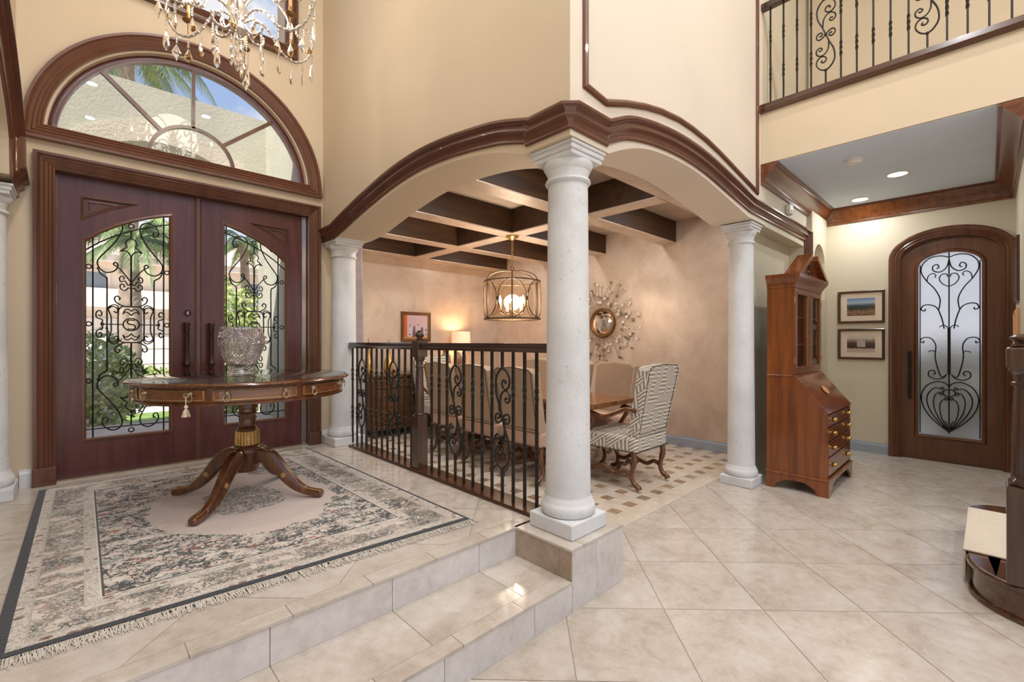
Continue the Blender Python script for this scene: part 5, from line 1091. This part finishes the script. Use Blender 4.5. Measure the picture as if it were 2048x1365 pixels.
W_('bookcase_back', MB().box((SX0+.024, SY1-.014, 1.066), (SX1-.024, SY1-.002, 1.875)), 'dark_in'); 
for z in (1.07, 1.34, 1.60, 1.858): W_('shelf', MB().box((SX0+.024, UY+.026, z), (SX1-.024, SY1-.014, z+.015)), 'secretary_h')
xm = (SX0+SX1)/2
for x0, x1 in ((SX0+.004, xm-.001), (xm+.001, SX1-.004)):
    hole = [(x0+.065, 1.14), (x1-.065, 1.14), (x1-.065, 1.80), (x1-.085, 1.818), (x0+.085, 1.818), (x0+.065, 1.80)]
    d = W_('glazed_door', MB().plate([(x0, 1.07), (x1, 1.07), (x1, 1.873), (x0, 1.873)], [hole], lambda x, z, d_: (x, UY+d_, z), .022), 'secretary')
    W_('glass_pane', MB().plate(hole, [], lambda x, z, d_: (x, UY+.010+d_, z), .004), 'glass', d)
    W_('glazing_bead', MB().sweep([(x, UY, z) for x, z in hole], [(0,0),(.004,.006),(.012,.006),(.014,0)], (0,-1,0), closed=True), 'secretary', d)
    for z in (1.2, 1.76): W_('hinge', MB().box((x0-.002 if x0 < xm-.1 else x1-.004, UY-.003, z-.03), (x0+.006 if x0 < xm-.1 else x1+.002, UY+.006, z+.03)), 'brass', d)
CORN = [(0,0),(0,.004),(.03,.006),(.04,.018),(.055,.022),(.085,.046),(.10,.052),(.125,.055),(.125,0)]
W_('cornice', MB().sweep([(SX0+.004, SY1-.002, 1.876), (SX0+.004, UY, 1.876), (SX1-.004, UY, 1.876), (SX1-.004, SY1-.002, 1.876)], [(b, a) for a, b in CORN], (0,0,1)).box((SX0+.005, UY+.001, 1.876), (SX1-.005, SY1-.002, 2.0)), 'secretary', smooth=30)
zt = 2.001
for s in (1, -1):                                  # broken triangular pediment
    X_ = lambda d: xm+s*d
    o = [(X_(-.53), zt), (X_(-.10), zt+.225), (X_(-.10), zt+.175), (X_(-.42), zt+.012)]
    W_('pediment_rake', MB().prism([(x, UY-.056, z) for x, z in o], (0,1,0), .13), 'secretary')
    W_('pediment_panel', MB().prism([(X_(-.43), UY-.01, zt), (X_(-.11), UY-.01, zt+.17), (X_(-.11), UY-.01, zt)], (0,1,0), .03), 'secretary_h')
W_('urn_finial', MB().lathe([(.035,0),(.035,.06),(.028,.065),(.016,.08),(.016,.09),(.036,.115),(.040,.135),(.026,.155),(.012,.165),(.008,.19),(.002,.215)], 16, (xm, UY+.02, zt)), 'dark_in', smooth=50)
W_('base_moulding', MB().box((SX0-.018, SY0-.018, .135), (SX1+.018, SY1, .162)), 'secretary', bevel=.008)
def bracket(pts, N, th): return MB().prism(pts, N, th)
fo = [(0, .135), (0, 0), (.09, 0), (.105, .05), (.15, .075), (.17, .10), (.22, .095), (.24, .115)]
for s, xo in ((1, SX0-.014), (-1, SX1+.014)): W_('bracket_foot', bracket([(xo+s*a, SY0-.014, b) for a, b in fo+[(.24, .135)]], (0,1,0), .02), 'secretary')
W_('front_skirt', MB().box((SX0+.22, SY0-.012, .112), (SX1-.22, SY0+.004, .135)), 'secretary')
for x in (SX0-.014, SX1-.006):
    sy = [(SY0+.0065, .1345), (SY0+.0065, 0), (SY0+.075, 0), (SY0+.09, .05), (SY0+.125, .07), (SY0+.17, .095), (SY0+.24, .10), (SY1-.17, .095), (SY1-.12, .07), (SY1-.085, .05), (SY1-.07, 0), (SY1, 0), (SY1, .1345)]
    W_('side_skirt', MB().prism([(x, y, z) for y, z in sy], (1,0,0), .02), 'secretary')
# framed photographs on the end wall -----------------------------------------------------------
def wall_picture(y0, y1, z0, z1, mat, label):
    t = thing('framed_photograph', label, 'picture', (XB, (y0+y1)/2, z0), group='framed photographs on the hall end wall'); x = XB-.002
    mk('frame', MB().sweep([(x, y0, z0), (x, y1, z0), (x, y1, z1), (x, y0, z1)], [(0,0),(0,.02),(-.008,.026),(-.024,.024),(-.028,.012),(-.028,0)], (-1,0,0), closed=True, flip=False), 'frame_brown', t, world=True)
    mk('mat_board', MB().box((x-.006, y1+.02, z0+.02), (x, y0-.02, z1-.02)), 'mat_board', t, world=True)
    cy, cz, hw, hh2 = (y0+y1)/2, (z0+z1)/2, (y0-y1)*.30, (z1-z0)*.27
    uv_quad('photograph', [(x-.0075, cy+hw, cz-hh2), (x-.0075, cy-hw, cz-hh2), (x-.0075, cy-hw, cz+hh2), (x-.0075, cy+hw, cz+hh2)], mat, t)
    mk('glazing', MB().box((x-.011, y1+.022, z0+.022), (x-.0095, y0-.022, z1-.022)), 'glass', t, world=True)
wall_picture(1.335, .865, 1.605, 2.01, 'pic_town', 'framed colour photograph of a town, upper of two on the hall wall')
wall_picture(1.335, .865, 1.15, 1.535, 'pic_shop', 'framed sepia photograph of a street corner, lower of two on the hall wall')
def side_picture(x0, x1, z0, z1, mat, label):
    t = thing('framed_picture', label, 'picture', ((x0+x1)/2, -.2, z0), group='frames on the right hall wall')
    mk('frame', MB().sweep([(x0, -.2, z0), (x1, -.2, z0), (x1, -.2, z1), (x0, -.2, z1)], [(0,0),(0,.02),(-.03,.03),(-.05,.02),(-.05,0)], (0,1,0), closed=True, flip=True), mat, t, world=True)
    mk('backing', MB().box((x0+.03, -.199, z0+.03), (x1-.03, -.192, z1-.03)), 'mat_board', t, world=True)
side_picture(6.2, 6.75, 1.75, 2.35, 'frame_brown', 'dark brown frame seen edge on at the right, the upper of two')
side_picture(6.1, 6.7, 1.12, 1.68, 'candle', 'pale wooden frame seen edge on at the right, just above the newel')
# ceiling and wall fittings -----------------------------------------------------------
ZH = 3.064
def downlight(x, y, z, label, power=9, grp=None):
    t = thing('recessed_light', label, 'ceiling light', (x, y, z), group=grp)
    mk('trim_ring', MB().lathe([(.082,-.0005),(.095,-.001),(.095,-.006),(.078,-.008)], 28, cap=False), 'white_plastic', t, smooth=50)
    mk('lens', MB().lathe([(.079,-.0035),(.001,-.003)], 28, cap=False), 'lamp_disc', t)
    d = bpy.data.lights.new('downlight', 'AREA'); d.shape = 'DISK'; d.size = .15; d.energy = power; d.color = (1, 1, 1)
    o = bpy.data.objects.new('downlight', d); COL.objects.link(o); o.parent = t; o.location = (0, 0, -.012)
downlight(6.72, 1.05, ZH, 'recessed ceiling light nearest the end wall of the hall', grp='recessed hall lights'); downlight(5.97, .63, ZH, 'recessed ceiling light in the middle of the hall ceiling', grp='recessed hall lights')
t = thing('smoke_detector', 'white round smoke detector on the hall ceiling', 'smoke detector', (5.21, .86, ZH)); mk('base_plate', MB().lathe([(.07,-.001),(.07,-.012)], 24), 'white_plastic', t, smooth=40); mk('dome', MB().lathe([(.055,-.012),(.058,-.022),(.05,-.036),(.03,-.042)], 24), 'white_plastic', t, smooth=40)
t = thing('motion_sensor', 'small white motion sensor on the wall beside the crown moulding', 'sensor', (5.55, YW-.0005, 2.79)); mk('sensor_body', MB().box((-.055, -.05, -.05), (.055, 0, .06)), 'white_plastic', t, bevel=.012); mk('sensor_window', MB().box((-.035, -.053, -.04), (.035, -.0505, 0)), 'mat_board', t)
# ------------------------------------------------------------------ outside: porch, drive, plants, neighbour
struct('ground', MB().box((-40, 5.0, -.30), (60, 90, -.02)), 'paver', 'pale paved driveway and street')
struct('terrace', MB().box((-40, -40, -.35), (60, -6.02, -.02)).box((-40, -6.02, -.35), (-4.2, 5, -.02)).box((XB+.32, -6.02, -.35), (60, 5, -.02)), 'terrace', 'pale paving behind the house')
struct('porch_floor', MB().box((-.6, 5.0, -.018), (2.35, 7.9, ZE-.04)), 'paver', 'pale porch paving outside the double doors')
PC, PR, PZ = .87, 1.17, 2.80
hole = [(PC-PR, -.25)]+arc(PC, PZ, PR, PI, 0, 28)+[(PC+PR, -.25)]
struct('wall_porch', MB().plate([(-1.6, -.25)]+hole+[(2.9, -.25), (2.9, 4.68), (-1.6, 4.68)], [], lambda x, z, d: (x, 7.5+d, z), .35), 'stucco', 'grey stucco porch wall with an arched opening')
struct('trim_13', MB().sweep([(x, 7.5, z) for x, z in [(PC-PR, 0)]+arc(PC, PZ, PR, PI, 0, 28)+[(PC+PR, 0)]], [(0,0),(0,.04),(.24,.04),(.24,0)], (0,-1,0), flip=True), 'coral', 'rough stone band around the porch arch')
struct('wall_porch_side', MB().box((2.05, 5.02, -.25), (2.09, 7.5, .9)).box((2.05, 5.02, 2.5), (2.09, 7.5, 4.68)).box((2.05, 6.2, .9), (2.09, 7.5, 2.5)).box((2.05, 5.02, .9), (2.09, 5.15, 2.5)).box((-1.0, 5.02, -.25), (-.85, 7.5, 4.68)), 'stucco', 'grey stucco side walls of the porch')
# neighbour
GZ = -.02
nh = thing('neighbour_house', 'pale stucco house with tiled roof across the street', 'house', (2, 26, GZ))
def hpart(name, mb, mat, par=None): o = mk(name, mb, mat, None); o.data.transform(nh.matrix_world.inverted()); o.parent = par or nh; return o
hpart('wall', MB().box((-14, 24, GZ), (9, 34, 4.7)), 'house'); hpart('garage_wing', MB().box((-6, 20.5, GZ), (5.2, 24, 2.5)), 'garage')
hpart('garage_roof', MB().prism([(-6.5, 20.0, 2.5), (-6.5, 24, 2.5), (-6.5, 24, 3.5)], (1,0,0), 12.2), 'roof_tile')
hpart('roof', MB().add([(-14.8, 23.2, 4.7), (9.8, 23.2, 4.7), (9.8, 34.8, 4.7), (-14.8, 34.8, 4.7), (-9, 29, 7.0), (4, 29, 7.0)], [(0,1,5,4), (1,2,5), (2,3,4,5), (3,0,4), (3,2,1,0)]), 'roof_tile')
hpart('eave', MB().box((-14.7, 23.3, 4.45), (9.7, 23.5, 4.72)), 'house_trim'); hpart('garage_eave', MB().box((-6.4, 20.1, 2.4), (5.6, 20.3, 2.56)), 'house_trim')
for x in (-7.0, -3.6, .2, 3.6, 6.4):
    w = hpart('window', MB().box((x-.75, 23.9, 3.05), (x+.75, 23.99, 4.15)), 'house_trim'); hpart('pane', MB().box((x-.62, 23.86, 3.15), (x-.03, 23.9, 4.05)).box((x+.03, 23.86, 3.15), (x+.62, 23.9, 4.05)), 'window_dark', w)
for k in range(2):
    for j in range(4): hpart('garage_panel', MB().box((-5.2+k*5.2, 20.42, .05+.53*j), (-.6+k*5.2, 20.5, .55+.53*j)), 'house_trim')
n2 = thing('side_house', 'white stucco house wing with red tiled eave seen through the right door', 'house', (9, 15, GZ)); 
o = mk('wall', MB().box((7.0, 14.5, GZ), (15, 22, 3.3)), 'house', n2, world=True); o = mk('roof', MB().add([(6.3, 13.8, 3.3), (15.7, 13.8, 3.3), (15.7, 22.7, 3.3), (6.3, 22.7, 3.3), (9.5, 18, 5.0), (12.5, 18, 5.0)], [(0,1,5,4), (1,2,5), (2,3,4,5), (3,0,4), (3,2,1,0)]), 'roof_tile', n2, world=True)
rows = MB()
for k in range(40): rows.tube([(6.3+.235*k, 13.78, 3.32), (6.3+.235*k+.02, 14.3, 3.52)], .09, 6)
mk('eave_tiles', rows, 'roof_tile', n2, world=True)
# plants
def leaf_cloud(n, rx, ry, rz, c, s, rng, flat=.5):
    m = MB()
    for i in range(n):
        while True:
            p = Vector((rng.uniform(-1, 1), rng.uniform(-1, 1), rng.uniform(-1, 1)))
            if p.length < 1: break
        p = p*(.55+.45*rng.random())/max(.5, p.length) if p.length > .3 else p
        q = Vector((c[0]+p.x*rx, c[1]+p.y*ry, c[2]+p.z*rz)); d = Vector((rng.uniform(-1, 1), rng.uniform(-1, 1), rng.uniform(-.4, 1))).normalized(); e = d.cross(Vector((rng.uniform(-1,1), rng.uniform(-1,1), rng.uniform(-1,1)))).normalized()
        l = s*rng.uniform(.6, 1.3); m.add([q, q+d*l*.5+e*l*.28, q+d*l, q+d*l*.5-e*l*.28], [(0,1,2,3)])
    return m
def shrub(x, y, rx, ry, h, label, mat='leaf', n=1500, s=.11, flowers=0, seed=1):
    rng = random.Random(seed); t = thing('shrub', label, 'shrub', (x, y, GZ), group='shrubs outside the doors')
    mk('foliage', leaf_cloud(n, rx, ry, h/2, (0, 0, h*.52), s, rng), mat, t)
    st_ = MB()
    for i in range(6): st_.tube([(rng.uniform(-.1, .1)*rx, rng.uniform(-.1, .1)*ry, 0), (rng.uniform(-.5, .5)*rx, rng.uniform(-.5, .5)*ry, h*.6)], [.025, .01], 5)
    mk('stem', st_, 'trunk', t)
    if flowers: mk('blossoms', leaf_cloud(flowers, rx*1.03, ry*1.03, h/2*1.03, (0, 0, h*.52), .09, rng), 'flower', t)
def at(u, D, z=None): d = ray(u, 682.5); return d*D
def gp(u, D): p = ray(u, 682.5)*D; return p.x, p.y
shrub(*gp(190, 6.2), .45, .45, 1.55, 'tall green shrub with white flowers behind the left door glass', 'leaf_pale', 1800, .10, 260, 1)
shrub(*gp(222, 7.2), .55, .5, 1.25, 'leafy flowering shrub beside the palm trunk', 'leaf', 1600, .10, 160, 2)
shrub(*gp(300, 12.5), .6, .5, .7, 'low round shrub by the driveway', 'leaf_pale', 900, .11, 0, 3)
shrub(*gp(462, 7.6), .5, .5, 1.2, 'bright green shrub low behind the right door glass', 'leaf_pale', 1500, .10, 60, 4)
shrub(*gp(518, 9.0), .4, .4, 1.0, 'green shrub beside the porch pillar', 'leaf', 1200, .10, 0, 5)
shrub(*gp(452, 15), 1.3, 1.2, 3.4, 'tall leafy shrub beyond the right door', 'leaf_pale', 2200, .2, 0, 6)
shrub(*gp(505, 10.5), .6, .6, 1.5, 'rounded shrub in front of the white house wing', 'leaf', 1300, .12, 0, 7)
shrub(9.2, .3, .7, 1.1, 1.3, 'dark shrub outside the hall door', 'leaf', 900, .2, 0, 8)
struct('lawn', MB().box((-3, 9.2, -.025), (2.0, 11.2, -.005)), 'lawn', 'strip of green lawn by the driveway')
def palm(x, y, h, r, label, nf=26, fl=2.0, seed=1, tr=.16):
    rng = random.Random(seed); t = thing('palm_tree', label, 'palm', (x, y, GZ)); tk = []
    N = 26; mk('trunk', MB().tube([(.08*math.sin(3*i/N), .05*math.sin(2*i/N), h*i/N) for i in range(N+1)], [tr*(1.25-.4*i/N)*(1+.07*(i % 2)) for i in range(N+1)], 12), 'trunk', t, smooth=40)
    for k in range(nf):
        a = 2*PI*k/nf*2.618+rng.uniform(-.2, .2); up = rng.uniform(-.1, 1.2); F_ = MB(); L_ = fl*rng.uniform(.8, 1.15); pts = []
        for i in range(11):
            s = i/10; rr = L_*s*(1-.22*s); zz_ = L_*(up*s-(.55+.35*up)*s*s*1.25); pts.append(Vector((rr*math.cos(a)+.08, rr*math.sin(a), h+zz_)))
        F_.tube(pts, [.03-.024*i/10 for i in range(11)], 4); side = Vector((-math.sin(a), math.cos(a), 0))
        for i in range(40):
            s = .12+.86*i/40; q = s*10; j = min(9, int(q)); p = pts[j].lerp(pts[j+1], q-j); tg = (pts[j+1]-pts[j]).normalized(); ll = fl*.30*math.sin(PI*min(1, .15+s*.8))
            for sd in (-1, 1): d = (tg*.75+side*sd*.75+Vector((0,0,-.55-.3*rng.random()))).normalized(); w = tg*.022*fl/2; e = p+d*ll; F_.add([p-w, p+w, e], [(0,1,2)])
        mk('frond', F_, 'frond', t)
px, py = gp(252, 13.5); palm(px, py, 10.2, 1, 'tall palm tree rising above the porch wall', 22, 2.7, 4, .2)
px, py = gp(262, 9.4); palm(px, py, 3.5, 1, 'shorter palm tree seen through the left door', 24, 1.5, 9, .10)
px, py = gp(487, 16.5); palm(px, py, 4.9, 1, 'distant palm tree behind the tiled eave', 18, 1.5, 12, .15)
# ------------------------------------------------------------------ fill lights added in the foyer ceiling to brighten the rooms (out of view, above)
for x, y in ((.78, 2.6), (.78, 1.2), (-.6, .2), (.9, -.2), (2.4, .2), (3.8, .2), (.2, -1.8), (2.0, -1.8), (3.8, -1.8), (.2, -3.6), (2.0, -3.6), (3.8, -3.6)):
    downlight(x, y, ZTOP, 'added fill light, unseen in the high foyer ceiling', 30, 'added foyer fill lights')
for x in (2.85, 4.85):  # fill lights added to lift the dark dining room, hidden by the beams
    for y in (2.22, 3.22, 4.33, 5.41): downlight(x, y, ZC, 'added fill light hidden between the dining ceiling beams', 9, 'added dining fill lights')
